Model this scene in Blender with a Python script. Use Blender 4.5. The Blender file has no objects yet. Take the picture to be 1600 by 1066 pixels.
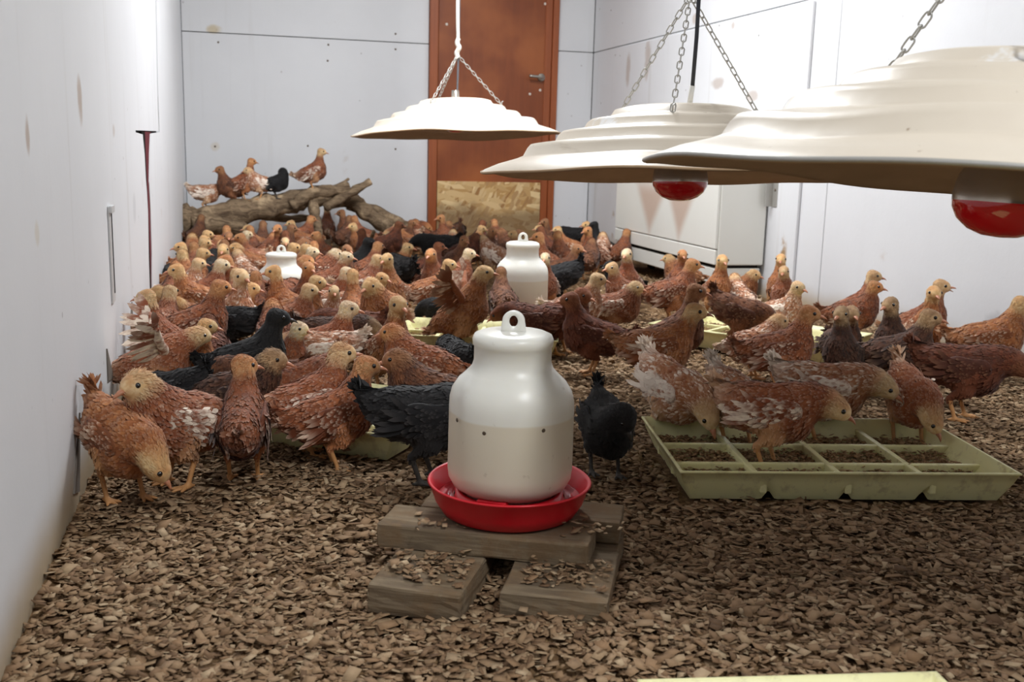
import bpy, bmesh, math, random
import numpy as np
from mathutils import Vector, Matrix
rnd = random.Random(7)
SC = bpy.context.scene
COL = SC.collection
# ------------------------------------------------------------------ camera
FPX, YAW, PIT, ROLL, EYE = 1600.0, .2669, .185, -.0263, Vector((0, 0, .6))
_cy, _sy = math.cos(YAW), math.sin(YAW)
FWD = Vector((_sy*math.cos(PIT), _cy*math.cos(PIT), -math.sin(PIT)))
_R = Vector((_cy, -_sy, 0)); _U = _R.cross(FWD)
RGT = _R*math.cos(ROLL) - _U*math.sin(ROLL)
UPV = _R*math.sin(ROLL) + _U*math.cos(ROLL)
cd = bpy.data.cameras.new('camera'); cam = bpy.data.objects.new('camera', cd); COL.objects.link(cam)
cd.sensor_fit = 'HORIZONTAL'; cd.sensor_width = 36.0; cd.lens = 36.0*FPX/1600.0
cd.clip_start = .02; cd.clip_end = 60
M = Matrix((RGT, UPV, -FWD)).transposed().to_4x4(); M.translation = EYE
cam.matrix_world = M
cd.dof.use_dof = True; cd.dof.focus_distance = 1.9; cd.dof.aperture_fstop = 9.0
SC.camera = cam
def ray(u, v): return FWD + RGT*((u-800)/FPX) - UPV*((v-533)/FPX)
def atz(u, v, z): d = ray(u, v); return EYE + d*((z-EYE.z)/d.z)
def atx(u, v, x): d = ray(u, v); return EYE + d*(x/d.x)
def aty(u, v, y): d = ray(u, v); return EYE + d*(y/d.y)
def to_px(P):
    d = Vector(P)-EYE; z = d.dot(FWD); return (800+FPX*d.dot(RGT)/z, 533-FPX*d.dot(UPV)/z, FPX/z)
# ------------------------------------------------------------------ world, lights, exposure
W = bpy.data.worlds.new('world'); SC.world = W; W.use_nodes = True
W.node_tree.nodes['Background'].inputs[0].default_value = (.75, .82, 1, 1)
W.node_tree.nodes['Background'].inputs[1].default_value = .25
VS = SC.view_settings; VS.view_transform = 'Standard'; VS.look = 'None'; VS.gamma = 1; VS.use_curve_mapping = False
VS.exposure = .02
TUBES = [(.98, 3.8, 1.5, 80.0), (.9, -.35, 1.0, 50.0)]       # x, y, length, watts: room batten, then the unseen fill added behind the camera
CEIL = 2.35
for x, y, L, w in TUBES:
    ld = bpy.data.lights.new('ceiling_tube_light', 'AREA'); ld.shape = 'RECTANGLE'; ld.size = .14; ld.size_y = L
    ld.energy = w; ld.color = (.95, .975, 1.0)
    lo = bpy.data.objects.new('ceiling_tube_light', ld); COL.objects.link(lo); lo.location = (x, y, CEIL-.105)
# ------------------------------------------------------------------ helpers
def tag(o, label=None, cat=None, group=None, kind=None):
    if label: o['label'] = label
    if cat: o['category'] = cat
    if group: o['group'] = group
    if kind: o['kind'] = kind
    return o
def link(name, me, parent=None, mat=None):
    o = bpy.data.objects.new(name, me); COL.objects.link(o)
    if parent is not None: o.parent = parent
    if mat is not None and me is not None:
        me.materials.clear(); me.materials.append(mat)
    return o
def empty(name, loc=(0, 0, 0), rz=0):
    o = bpy.data.objects.new(name, None); COL.objects.link(o); o.location = loc; o.rotation_euler = (0, 0, rz)
    o.empty_display_size = .05
    return o
def mesh(name, verts, faces, smooth=False):
    me = bpy.data.meshes.new(name); me.from_pydata([tuple(v) for v in verts], [], [tuple(f) for f in faces]); me.update()
    if smooth: me.polygons.foreach_set('use_smooth', [True]*len(me.polygons))
    return me
def bm_mesh(name, bm, smooth=False):
    me = bpy.data.meshes.new(name); bm.normal_update(); bm.to_mesh(me); bm.free()
    if smooth: me.polygons.foreach_set('use_smooth', [True]*len(me.polygons))
    return me
def box_bm(x0, x1, y0, y1, z0, z1, bevel=0, seg=1, bm=None):
    b = bm or bmesh.new()
    r = bmesh.ops.create_cube(b, size=1, matrix=Matrix.Translation(((x0+x1)/2, (y0+y1)/2, (z0+z1)/2)) @ Matrix.Diagonal((x1-x0, y1-y0, z1-z0, 1)))
    if bevel:
        es = list({e for v in r['verts'] for e in v.link_edges})
        bmesh.ops.bevel(b, geom=es, offset=bevel, segments=seg, affect='EDGES', profile=.6)
    return b
def box(name, dims, mat, parent=None, bevel=0, seg=1):
    return link(name, bm_mesh(name, box_bm(*dims, bevel=bevel, seg=seg)), parent, mat)
def lathe(name, prof, seg=48, smooth=True, fn=None):
    vs, fs = [], []
    n = len(prof)
    for i in range(seg):
        a = 2*math.pi*i/seg
        for j, (r, z) in enumerate(prof):
            p = Vector((r*math.cos(a), r*math.sin(a), z))
            if fn: p = fn(p, a, r)
            vs.append(p)
    for i in range(seg):
        k = (i+1) % seg
        for j in range(n-1):
            fs.append((i*n+j, k*n+j, k*n+j+1, i*n+j+1))
    bm = bmesh.new()
    bv = [bm.verts.new(v) for v in vs]
    for f in fs: bm.faces.new([bv[i] for i in f])
    bmesh.ops.remove_doubles(bm, verts=bm.verts, dist=1e-5)
    bmesh.ops.recalc_face_normals(bm, faces=bm.faces)
    return bm_mesh(name, bm, smooth)
def frames(pts):
    T = []
    for i in range(len(pts)):
        T.append((pts[min(i+1, len(pts)-1)]-pts[max(i-1, 0)]).normalized())
    up = Vector((0, 0, 1)) if abs(T[0].z) < .9 else Vector((1, 0, 0))
    N = [(up - T[0]*up.dot(T[0])).normalized()]
    for i in range(1, len(pts)):
        n = N[-1]-T[i]*N[-1].dot(T[i]); N.append(n.normalized())
    return T, N
def tube(name, pts, rad, seg=8, closed=False, smooth=True, wob=0, rg=None):
    pts = [Vector(p) for p in pts]
    if not hasattr(rad, '__len__'): rad = [rad]*len(pts)
    T, N = frames(pts); vs, fs = [], []
    n = len(pts)
    for i, p in enumerate(pts):
        B = T[i].cross(N[i])
        for j in range(seg):
            a = 2*math.pi*j/seg
            r = rad[i]*(1+(wob*rg.uniform(-1, 1) if wob else 0))
            vs.append(p+(N[i]*math.cos(a)+B*math.sin(a))*r)
    for i in range(n if closed else n-1):
        k = (i+1) % n
        for j in range(seg):
            m = (j+1) % seg
            fs.append((i*seg+j, i*seg+m, k*seg+m, k*seg+j))
    if not closed:
        fs.append(tuple(range(seg-1, -1, -1))); fs.append(tuple((n-1)*seg+j for j in range(seg)))
    return mesh(name, vs, fs, smooth)
def smooth_path(pts, n):
    P = [Vector(p) for p in pts]; out = []
    P = [P[0]*2-P[1]]+P+[P[-1]*2-P[-2]]
    for i in range(1, len(P)-2):
        for k in range(n):
            t = k/n; a, b, c, d = P[i-1], P[i], P[i+1], P[i+2]
            out.append(.5*((2*b)+(c-a)*t+(2*a-5*b+4*c-d)*t*t+(3*b-a-3*c+d)*t**3))
    out.append(P[-2].copy()); return out
# ------------------------------------------------------------------ node materials
class NT:
    def __init__(s, name):
        s.m = bpy.data.materials.new(name); s.m.use_nodes = True; s.t = s.m.node_tree; s.b = s.t.nodes['Principled BSDF']
    def n(s, kind, **kw):
        nd = s.t.nodes.new(kind)
        for k, v in kw.items(): setattr(nd, k, v)
        return nd
    def put(s, sock, v):
        if v is None: return
        if hasattr(v, 'links') or isinstance(v, bpy.types.NodeSocket): s.t.links.new(v, sock)
        else: sock.default_value = tuple(v)+(1,) if hasattr(v, '__len__') and len(v) == 3 and len(sock.default_value) == 4 else v
    def mix(s, f, a, b, mode='MIX'):
        nd = s.n('ShaderNodeMix', data_type='RGBA', blend_type=mode); nd.clamp_factor = True
        s.put(nd.inputs[0], f); s.put(nd.inputs[6], a); s.put(nd.inputs[7], b); return nd.outputs[2]
    def math(s, op, a, b=None, c=None, clamp=False):
        nd = s.n('ShaderNodeMath', operation=op, use_clamp=clamp)
        for i, v in enumerate((a, b, c)):
            if v is not None: s.put(nd.inputs[i], v)
        return nd.outputs[0]
    def ramp(s, f, lo, hi, a=0., b=1.):
        nd = s.n('ShaderNodeMapRange', interpolation_type='SMOOTHSTEP')
        s.put(nd.inputs[0], f); nd.inputs[1].default_value = lo; nd.inputs[2].default_value = hi
        nd.inputs[3].default_value = a; nd.inputs[4].default_value = b; return nd.outputs[0]
    def coord(s, kind='Object'): return s.n('ShaderNodeTexCoord').outputs[kind]
    def mapping(s, v, scale=(1, 1, 1), loc=(0, 0, 0), rot=(0, 0, 0)):
        nd = s.n('ShaderNodeMapping'); s.put(nd.inputs[0], v); nd.inputs[1].default_value = loc; nd.inputs[2].default_value = rot; nd.inputs[3].default_value = scale
        return nd.outputs[0]
    def noise(s, v, scale=5, detail=3, rough=.5, dist=0, out=0):
        nd = s.n('ShaderNodeTexNoise'); s.put(nd.inputs['Vector'], v); nd.inputs['Scale'].default_value = scale
        nd.inputs['Detail'].default_value = detail; nd.inputs['Roughness'].default_value = rough; nd.inputs['Distortion'].default_value = dist
        return nd.outputs[out]
    def vor(s, v, scale=5, feature='F1', out=0, rand=1):
        nd = s.n('ShaderNodeTexVoronoi', feature=feature); s.put(nd.inputs['Vector'], v); nd.inputs['Scale'].default_value = scale
        nd.inputs['Randomness'].default_value = rand; return nd.outputs[out]
    def sep(s, v):
        nd = s.n('ShaderNodeSeparateXYZ'); s.put(nd.inputs[0], v); return nd.outputs
    def bump(s, h, strength=.3, dist=.01):
        nd = s.n('ShaderNodeBump'); s.put(nd.inputs['Height'], h); nd.inputs['Strength'].default_value = strength; nd.inputs['Distance'].default_value = dist
        s.put(s.b.inputs['Normal'], nd.outputs[0])
    def fin(s, col=None, rough=.5, spec=.5, metal=0, **kw):
        s.put(s.b.inputs['Base Color'], col); s.put(s.b.inputs['Roughness'], rough); s.put(s.b.inputs['Specular IOR Level'], spec); s.put(s.b.inputs['Metallic'], metal)
        for k, v in kw.items(): s.put(s.b.inputs[k], v)
        return s.m
def lin(r, g, b):
    f = lambda c: (c/12.92 if c <= .04045 else ((c+.055)/1.055)**2.4)
    return (f(r/255), f(g/255), f(b/255))
def plain(name, col, rough=.5, spec=.4, metal=0, var=.12, scale=30, bump=0, **kw):
    t = NT(name); nz = t.noise(t.coord(), scale, 4, .6)
    c = t.mix(nz, tuple(x*(1-var) for x in col), tuple(min(1, x*(1+var)) for x in col))
    if bump: t.bump(nz, bump, .004)
    return t.fin(c, rough, spec, metal, **kw)
# ================================================================== the room
XL, XR, YB, YF = -.2666, 2.2258, 6.36, -1.0
def wall_mat(name, grime=1., seed=0., spots=()):
    t = NT(name); P = t.mapping(t.coord(), loc=(seed, seed*.7, 0))
    n = t.noise(P, 1.7, 4, .6); fine = t.noise(P, 60, 3, .6)
    c = t.mix(n, lin(214, 215, 218), lin(230, 231, 233))
    streak = t.noise(t.mapping(P, (9, 9, .55)), 1., 4, .6)
    c = t.mix(t.math('MULTIPLY', t.ramp(streak, .58, .80), .30*grime), c, lin(168, 160, 148))
    # rusty dribbles and droppings: sparse spots drawn out downwards
    v = t.vor(t.mapping(P, (2.6, 2.6, .8)), 1.); v2 = t.noise(P, 14, 3, .6)
    c = t.mix(t.math('MULTIPLY', t.math('MULTIPLY', t.ramp(v, .10, .02), t.ramp(v2, .48, .66)), .5*grime), c, lin(168, 136, 98))
    sp = t.vor(P, 9.); c = t.mix(t.math('MULTIPLY', t.ramp(sp, .060, .03), .55*grime), c, lin(124, 116, 108))
    W3 = t.sep(t.n('ShaderNodeNewGeometry').outputs['Position'])
    for ax, p0, z0, w, h, col, amt in spots:        # single stains: place along the wall, height, half width, half height
        q = t.math('ADD', t.math('POWER', t.math('DIVIDE', t.math('SUBTRACT', W3[ax], p0), w), 2.), t.math('POWER', t.math('DIVIDE', t.math('SUBTRACT', W3[2], z0), h), 2.))
        q = t.math('ADD', q, t.math('MULTIPLY', t.math('SUBTRACT', v2, .5), 1.6)); c = t.mix(t.math('MULTIPLY', t.ramp(q, 1.1, .1), amt), c, col)
    # litter dust on the bottom of the boards
    z = t.sep(t.n('ShaderNodeNewGeometry').outputs['Position'])[2]
    d = t.math('ADD', z, t.math('MULTIPLY', n, -.10)); c = t.mix(t.ramp(d, .06, -.05), c, lin(176, 158, 132))
    t.bump(t.math('ADD', fine, t.math('MULTIPLY', streak, 1.2)), .12, .003)
    return t.fin(c, .5, .35)
def _ls(u, v, w, h, col, amt): P = atx(u, v, XL); return (1, P.y, P.z, w, h, col, amt)
RUSTY, GREY_, OCHRE = lin(156, 124, 92), lin(150, 150, 152), lin(196, 176, 132)
LEFTM = wall_mat('left_wall_board', .8, 1.7, [_ls(125, 160, .035, .05, RUSTY, .6), _ls(43, 212, .018, .03, RUSTY, .6), _ls(178, 205, .03, .02, RUSTY, .4), _ls(58, 365, .02, .02, OCHRE, .3), _ls(210, 325, .05, .05, GREY_, .25)])
_bs = lambda u, v, w, h, col, amt: (0, aty(u, v, YB).x, aty(u, v, YB).z, w, h, col, amt)
BACKM = wall_mat('back_wall_board', .7, .4, [_bs(334, 46, .05, .03, OCHRE, .7), _bs(336, 229, .03, .03, OCHRE, .35)])
_p = atx(1563, 520, XR); RIGHTM = wall_mat('right_wall_board', .5, 2.2, [(1, _p.y, _p.z, .10, .07, GREY_, .45)])
WALLM = wall_mat('painted_board'); WALLG = wall_mat('stained_board', 2.0, 3.1, [(1, atx(u, v, XR).y, atx(u, v, XR).z, w, h, RUSTY, .45) for u, v, w, h in ((1015, 95, .05, .12), (985, 110, .04, .10), (1125, 130, .08, .03), (1085, 30, .03, .03), (1150, 40, .02, .02), (1180, 150, .06, .03))]); DARK = plain('dark_gap', (.012, .009, .008), .9, .1)
CEILM = plain('ceiling_paint', lin(214, 214, 212), .7, .2, var=.04)
def wall(name, dims): return tag(box(name, dims, DARK), kind='structure')
def panel(wallo, dims, m=None, bevel=.002): return box('wall_panel', dims, m or WALLM, wallo, bevel=bevel)
TH = .012
wl = wall('wall_left', (XL-.10, XL-TH, YF, YB+.1, -.10, CEIL))
wb = wall('wall_back', (XL, XR, YB+TH, YB+.1, -.10, CEIL))
wr = wall('wall_right', (XR+TH, XR+.10, YF, YB+.1, -.10, CEIL))
wf = wall('wall_front', (XL, XR, YF-.1, YF-TH, -.10, CEIL))
tag(box('ceiling', (XL-.1, XR+.1, YF-.1, YB+.1, CEIL, CEIL+.08), CEILM), kind='structure')
g = .0022; ZS = 1.2159
# back wall sheets, either side of the door
DL, DR = 1.168, 1.982
for x0, x1, z0, z1 in ((XL, DL, -.1, ZS), (XL, DL, ZS, CEIL), (DR, XR, -.1, ZS), (DR, XR, ZS, CEIL), (DL, DR, 2.02, CEIL)):
    panel(wb, (x0+g, x1-g, YB, YB+TH, z0+g, z1-g), BACKM)
# right wall sheets
for y0, y1, z0, z1, m in ((3.563, YB, ZS, CEIL, WALLG), (YF, 3.563, ZS+1.0, CEIL, RIGHTM), (3.563, YB, -.1, ZS, WALLG), (2.34, 3.563, -.1, ZS+1.0, RIGHTM), (1.12, 2.34, -.1, ZS+1.0, RIGHTM), (YF, 1.12, -.1, ZS+1.0, RIGHTM)):
    panel(wr, (XR, XR+TH, y0+g, y1-g, z0+g, z1-g), m)
ovl = box('cover_board', (XR-.014, XR-.001, 3.745, 5.9, -.08, ZS-.012), WALLG, wr, bevel=.002); ovl.rotation_euler = (0, 0, 0)
# left wall sheets: the joint at y = 4.2 runs up, the lower sheet has pulled away from it
GAPM = plain('painted_gap_shadow', lin(120, 112, 104), .8, .1)
MAROON = plain('maroon_backing', lin(96, 36, 44), .8, .2, var=.35, scale=12)
def sheet(poly_, x):      # one board cut to an outline in the wall plane
    vv = [Vector((x, y, z)) for y, z in poly_]; n_ = len(vv)
    return link('wall_panel', mesh('wall_panel', vv+[v+Vector((-TH, 0, 0)) for v in vv], [tuple(range(n_)), tuple(range(2*n_-1, n_-1, -1))]+[(i, n_+i, n_+(i+1) % n_, (i+1) % n_) for i in range(n_)]), wl, LEFTM)
sheet([(YF, -.1), (3.45, -.1), (3.45, .11), (3.46, .23), (3.50, .37), (3.49, .435), (3.467, .477), (3.456, .557), (3.412, .616), (3.17, .620), (3.17, .626), (4.147, .633), (4.148, .76), (4.238, 1.12), (4.30, CEIL), (YF, CEIL)], XL)
sheet([(3.53, -.1), (YB, -.1), (YB, CEIL), (4.345, CEIL), (4.283, 1.12), (4.20, .76), (4.20, .629), (3.735, .620), (3.665, .555), (3.60, .463), (3.62, .37), (3.60, .22), (3.547, .11)], XL-.0005)
box('backing_strip', (XL-TH-.004, XL-.0025, 3.53, 3.78, -.1, .626), MAROON, wl); box('gap_edge', (XL-TH-.004, XL-.002, 3.40, 3.531, -.1, .624), DARK, wl)
# plates coloured as the shadow where the sheet has sprung from the wall foot
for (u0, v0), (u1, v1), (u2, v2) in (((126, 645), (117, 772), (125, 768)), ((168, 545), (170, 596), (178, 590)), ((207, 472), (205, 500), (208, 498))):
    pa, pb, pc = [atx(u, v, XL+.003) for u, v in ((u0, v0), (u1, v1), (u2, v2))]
    tri = [pa, pb, pc]; link('gap_shadow_sliver', mesh('gap_shadow_sliver', tri+[p-Vector((.006, 0, 0)) for p in tri], [(0, 1, 2), (5, 4, 3), (0, 3, 4, 1), (1, 4, 5, 2), (2, 5, 3, 0)]), wl, GAPM)
# screwed-on slot strip on the left wall
st = empty('wall_strip', (XL, 2.42, .24)); tag(st, 'narrow pale metal strip with a slot, screwed upright to the left wall', 'strip')
STRIPM = plain('strip_metal', lin(206, 206, 206), .45, .5, metal=.2)
box('plate', (.0, .004, -.028, .028, .0, .215), STRIPM, st, bevel=.0015); box('slot', (.0035, .0052, .008, .016, .02, .2), DARK, st); 
lp = bmesh.new(); box_bm(.0, .010, -.026, .030, .200, .216, .002, 2, lp); link('lip', bm_mesh('lip', lp), st, STRIPM)
# floor under the litter
fm = NT('litter_floor'); P = fm.coord(); nn = fm.noise(P, 55, 5, .7); nv = fm.vor(P, 95, out=1); big = fm.noise(P, 3, 3, .5)
gr = fm.n('ShaderNodeRGBToBW'); fm.put(gr.inputs[0], nv)
c = fm.mix(gr.outputs[0], lin(84, 62, 42), lin(168, 136, 98)); c = fm.mix(fm.ramp(nn, .35, .65), c, lin(118, 90, 62)); c = fm.mix(fm.math('MULTIPLY', fm.ramp(big, .45, .7), .35), c, lin(96, 74, 52))
fm.bump(fm.math('ADD', gr.outputs[0], nn), .8, .012); FLOORM = fm.fin(c, .9, .15)
def floor_z(x, y): return .005*math.sin(x*5.1+1)*math.sin(y*4.3)+.004*math.sin(x*11+y*7)-.010+.020*math.exp(-(((x-.33)/.17)**2+((y-1.10)/.12)**2))
nx, ny = 90, 190; vs, fs = [], []
for j in range(ny+1):
    for i in range(nx+1):
        x = XL-.02+(XR-XL+.04)*i/nx; y = YF+(YB-YF+.02)*j/ny; vs.append((x, y, floor_z(x, y)+.004*math.sin(i*2.7+j*1.9)))
for j in range(ny):
    for i in range(nx): a = j*(nx+1)+i; fs.append((a, a+1, a+nx+2, a+nx+1))
tag(link('floor', mesh('floor', vs, fs, True), None, FLOORM), kind='structure')
# ------------------------------------------------------------------ door
wd = NT('stained_door_wood'); P = wd.coord(); gr_ = wd.noise(wd.mapping(P, (26, 26, 1.6)), 1., 6, .65, .6); bl = wd.noise(P, 3.2, 3, .5)
c = wd.mix(gr_, lin(104, 48, 22), lin(148, 78, 38)); c = wd.mix(wd.ramp(bl, .4, .72), c, lin(160, 90, 46)); wd.bump(gr_, .1, .002); DOORM = wd.fin(c, .42, .45)
wf_ = NT('door_frame_wood'); P = wf_.coord(); gr_ = wf_.noise(wf_.mapping(P, (40, 40, 1.5)), 1., 6, .65, .4)
c = wf_.mix(gr_, lin(120, 58, 28), lin(178, 98, 52)); FRAMEM = wf_.fin(c, .4, .5)
ob = NT('oriented_strand_board'); P = ob.coord()
acc = None
cols = [lin(186, 146, 92), lin(216, 182, 128), lin(158, 114, 68), lin(230, 202, 152)]
c = cols[0]
for i, (rx, sc_) in enumerate(((.3, (13, 1, 44)), (-.7, (44, 1, 14)), (1.1, (15, 1, 50)), (-.2, (11, 1, 36)))):
    q = ob.mapping(ob.mapping(P, rot=(0, rx, 0)), sc_); vo = ob.vor(q, 1., out=1); rgb = ob.n('ShaderNodeSeparateColor'); ob.put(rgb.inputs[0], vo)
    c = ob.mix(ob.ramp(rgb.outputs[0], .50, .52), c, ob.mix(rgb.outputs[1], cols[i], cols[(i+1) % 4]))
fl = ob.noise(ob.mapping(ob.mapping(P, rot=(0, .5, 0)), (9, 1, 46)), 1., 2, .5); c = ob.mix(ob.ramp(fl, .70, .76), c, lin(96, 62, 36))
z = ob.sep(ob.n('ShaderNodeNewGeometry').outputs['Position'])[2]; dn = ob.noise(P, 5, 4, .6)
c = ob.mix(ob.math('MULTIPLY', ob.ramp(ob.math('ADD', z, ob.math('MULTIPLY', dn, -.28)), .14, .02), .7), c, lin(112, 88, 64))      # droppings and dust splashed up the foot of the board
ob.bump(ob.noise(P, 30, 4, .6), .2, .003); OSBM = ob.fin(c, .7, .25)
STEEL = plain('brushed_steel', lin(176, 172, 164), .35, .6, metal=.8)
door = empty('door_1', (0, 0, 0)); tag(door, kind='structure')
a0, a1 = DL+.052, DR-.085
box('door_leaf', (a0+.004, a1+.030, YB-.012, YB+.03, .325, 1.99), DOORM, door, bevel=.002)
box('kick_board', (a0+.004, a1-.004, YB-.026, YB+.03, -.08, .395), OSBM, door, bevel=.001)
for x0, x1, y0 in ((DL, a0, -.030), (a1, a1+.045, -.020), (a1+.046, DR, -.034)): box('jamb', (x0, x1, YB+y0, YB+.04, -.08, 2.02), FRAMEM, door, bevel=.003)
box('head_jamb', (DL, DR, YB-.03, YB+.04, 1.99, 2.06), FRAMEM, door, bevel=.003)
hx, hz = aty(846, 121, YB-.02).x, aty(846, 121, YB-.02).z
rs = link('handle_rose', lathe('handle_rose', [(0, .012), (.021, .012), (.024, .008), (.024, 0), (0, 0)], 24), door, STEEL); rs.location = (hx, YB-.012, hz); rs.rotation_euler = (math.pi/2, 0, 0)
hdl = link('door_handle', tube('door_handle', smooth_path([(hx, YB-.014, hz), (hx, YB-.05, hz), (hx-.02, YB-.062, hz), (hx-.09, YB-.062, hz+.003)], 5), .0095, 10), door, STEEL)
for u, v in ((852, 6), (828, 147), (844, 141), (698, 38)):
    p = aty(u, v, YB-.013); sp = link('paint_spot', lathe('paint_spot', [(0, .0012), (.006, .001), (.009, 0), (0, 0)], 12), door, plain('spot_paint', lin(228, 216, 204), .6)); sp.location = p; sp.rotation_euler = (math.pi/2, 0, 0)
# nail heads in the back sheets
NAIL = plain('nail_rust', lin(112, 96, 82), .6, .4, metal=.4)
nm = lathe('nail', [(0, .0022), (.005, .0016), (.0062, 0), (0, 0)], 10); nm.materials.append(NAIL)
for u, v in ((618, 53), (618, 77), (512, 95), (336, 229), (481, 228), (618, 233), (341, 66), (513, 70)):
    p = aty(u, v, YB-.0005); o = link('nail', nm, wb); o.location = p; o.rotation_euler = (math.pi/2, 0, 0)
# ceiling batten that lights the room, plus an added fill batten behind the camera
FIXM = plain('batten_metal', lin(230, 230, 228), .5, .4)
tb = NT('tube_glow'); tb.b.inputs['Emission Color'].default_value = (.9, .955, 1, 1); tb.b.inputs['Emission Strength'].default_value = 6; TUBEM = tb.fin((.9, .9, .9), .3)
for i, (x, y, L, w) in enumerate(TUBES):
    e = empty('ceiling_batten', (x, y, CEIL)); tag(e, ('white fluorescent batten on the ceiling between the far and middle heat lamps', 'unseen fill batten added on the ceiling behind the camera')[i], 'ceiling light')
    box('housing', (-.04, .04, -L/2-.03, L/2+.03, -.05, -.001), FIXM, e, bevel=.004)
    link('tube', tube('tube', [(0, -L/2, -.07), (0, L/2, -.07)], .013, 12), e, TUBEM)
    for s in (-1, 1): box('tube_holder', (-.016, .016, s*(L/2+.008)-.01, s*(L/2+.008)+.01, -.088, -.049), FIXM, e, bevel=.002)
# ================================================================== hanging heat lamps
def enamel(name, seed):
    t = NT(name); P = t.mapping(t.coord(), loc=(seed, 0, seed)); n = t.noise(P, 4, 4, .6); sm = t.noise(t.mapping(P, (3, 3, 26)), 1., 4, .6, .5)
    c = t.mix(n, lin(206, 194, 176), lin(220, 210, 194)); c = t.mix(t.ramp(sm, .56, .74), c, lin(186, 172, 152))
    ch = t.noise(P, 7, 5, .65); c = t.mix(t.math('MULTIPLY', t.ramp(ch, .60, .66), .8), c, lin(232, 232, 232))
    sp = t.noise(P, 60, 2, .5); c = t.mix(t.ramp(sp, .74, .80), c, lin(150, 128, 104))
    t.bump(t.noise(P, 9, 3, .6), .15, .01); return t.fin(c, t.math('ADD', .24, t.math('MULTIPLY', sm, .25)), .5)
UNDER = plain('dusty_underside', lin(168, 142, 112), .7, .3, var=.25, scale=9)
BOLT = plain('zinc', lin(176, 174, 168), .4, .6, metal=.45); CORD = plain('pale_rope', lin(226, 220, 210), .8, .2, var=.2, scale=200, bump=.4); CABLE = plain('grey_cable', lin(96, 96, 100), .5, .4); BCABLE = plain('black_cable', lin(44, 46, 52), .45, .4); SOCK = plain('white_socket', lin(228, 226, 218), .4, .5)
gl = NT('red_glass'); GLASS = gl.fin(lin(224, 10, 26), .06, .6, **{'Transmission Weight': .2, 'Coat Weight': .6, 'Subsurface Weight': .0}); SILV = plain('silvered_glass', lin(190, 180, 168), .22, .6, metal=.75, var=.05)
PROF = [(.455, 0), (.448, .006), (.415, .020), (.372, .033), (.358, .039), (.349, .056), (.341, .065), (.330, .0665), (.300, .068), (.286, .073), (.278, .088), (.269, .0955), (.258, .097), (.232, .099), (.221, .104), (.214, .116), (.206, .1225), (.196, .124), (.172, .127), (.161, .133), (.153, .145), (.13, .151), (.07, .156), (.03, .158), (0, .158)]
def prof_z(r):
    for (r0, z0), (r1, z1) in zip(PROF, PROF[1:]):
        if r1 <= r <= r0: return z0+(z1-z0)*(r0-r)/(r0-r1)
    return .158
# one chain link: stretched ring
def link_mesh(L, wd, r):
    pts = []
    for i in range(18):
        a = 2*math.pi*i/18; x = math.cos(a)*wd; z = math.sin(a)*wd + (L/2-wd)*(1 if math.sin(a) > 0 else -1 if math.sin(a) < 0 else 0)
        pts.append((x, 0, z))
    me = tube('chain_link', pts, r, 6, closed=True); me.materials.append(BOLT); return me
LINK = link_mesh(.022, .0052, .0015)
def chain(root, a, b, sag=.0):
    a, b = Vector(a), Vector(b); e = empty('chain'); e.parent = root
    n = max(2, int((b-a).length/.0185)); dr = (b-a)/n
    q = dr.to_track_quat('Z', 'Y')
    for i in range(n):
        o = link('chain_link', LINK, e); t = (i+.5)/n
        o.location = a+dr*(i+.5)-Vector((0, 0, sag*math.sin(math.pi*t))); o.rotation_mode = 'QUATERNION'
        o.rotation_quaternion = q @ Matrix.Rotation(math.radians(90 if i % 2 else 0)+.25, 3, 'Z').to_quaternion()
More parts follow.
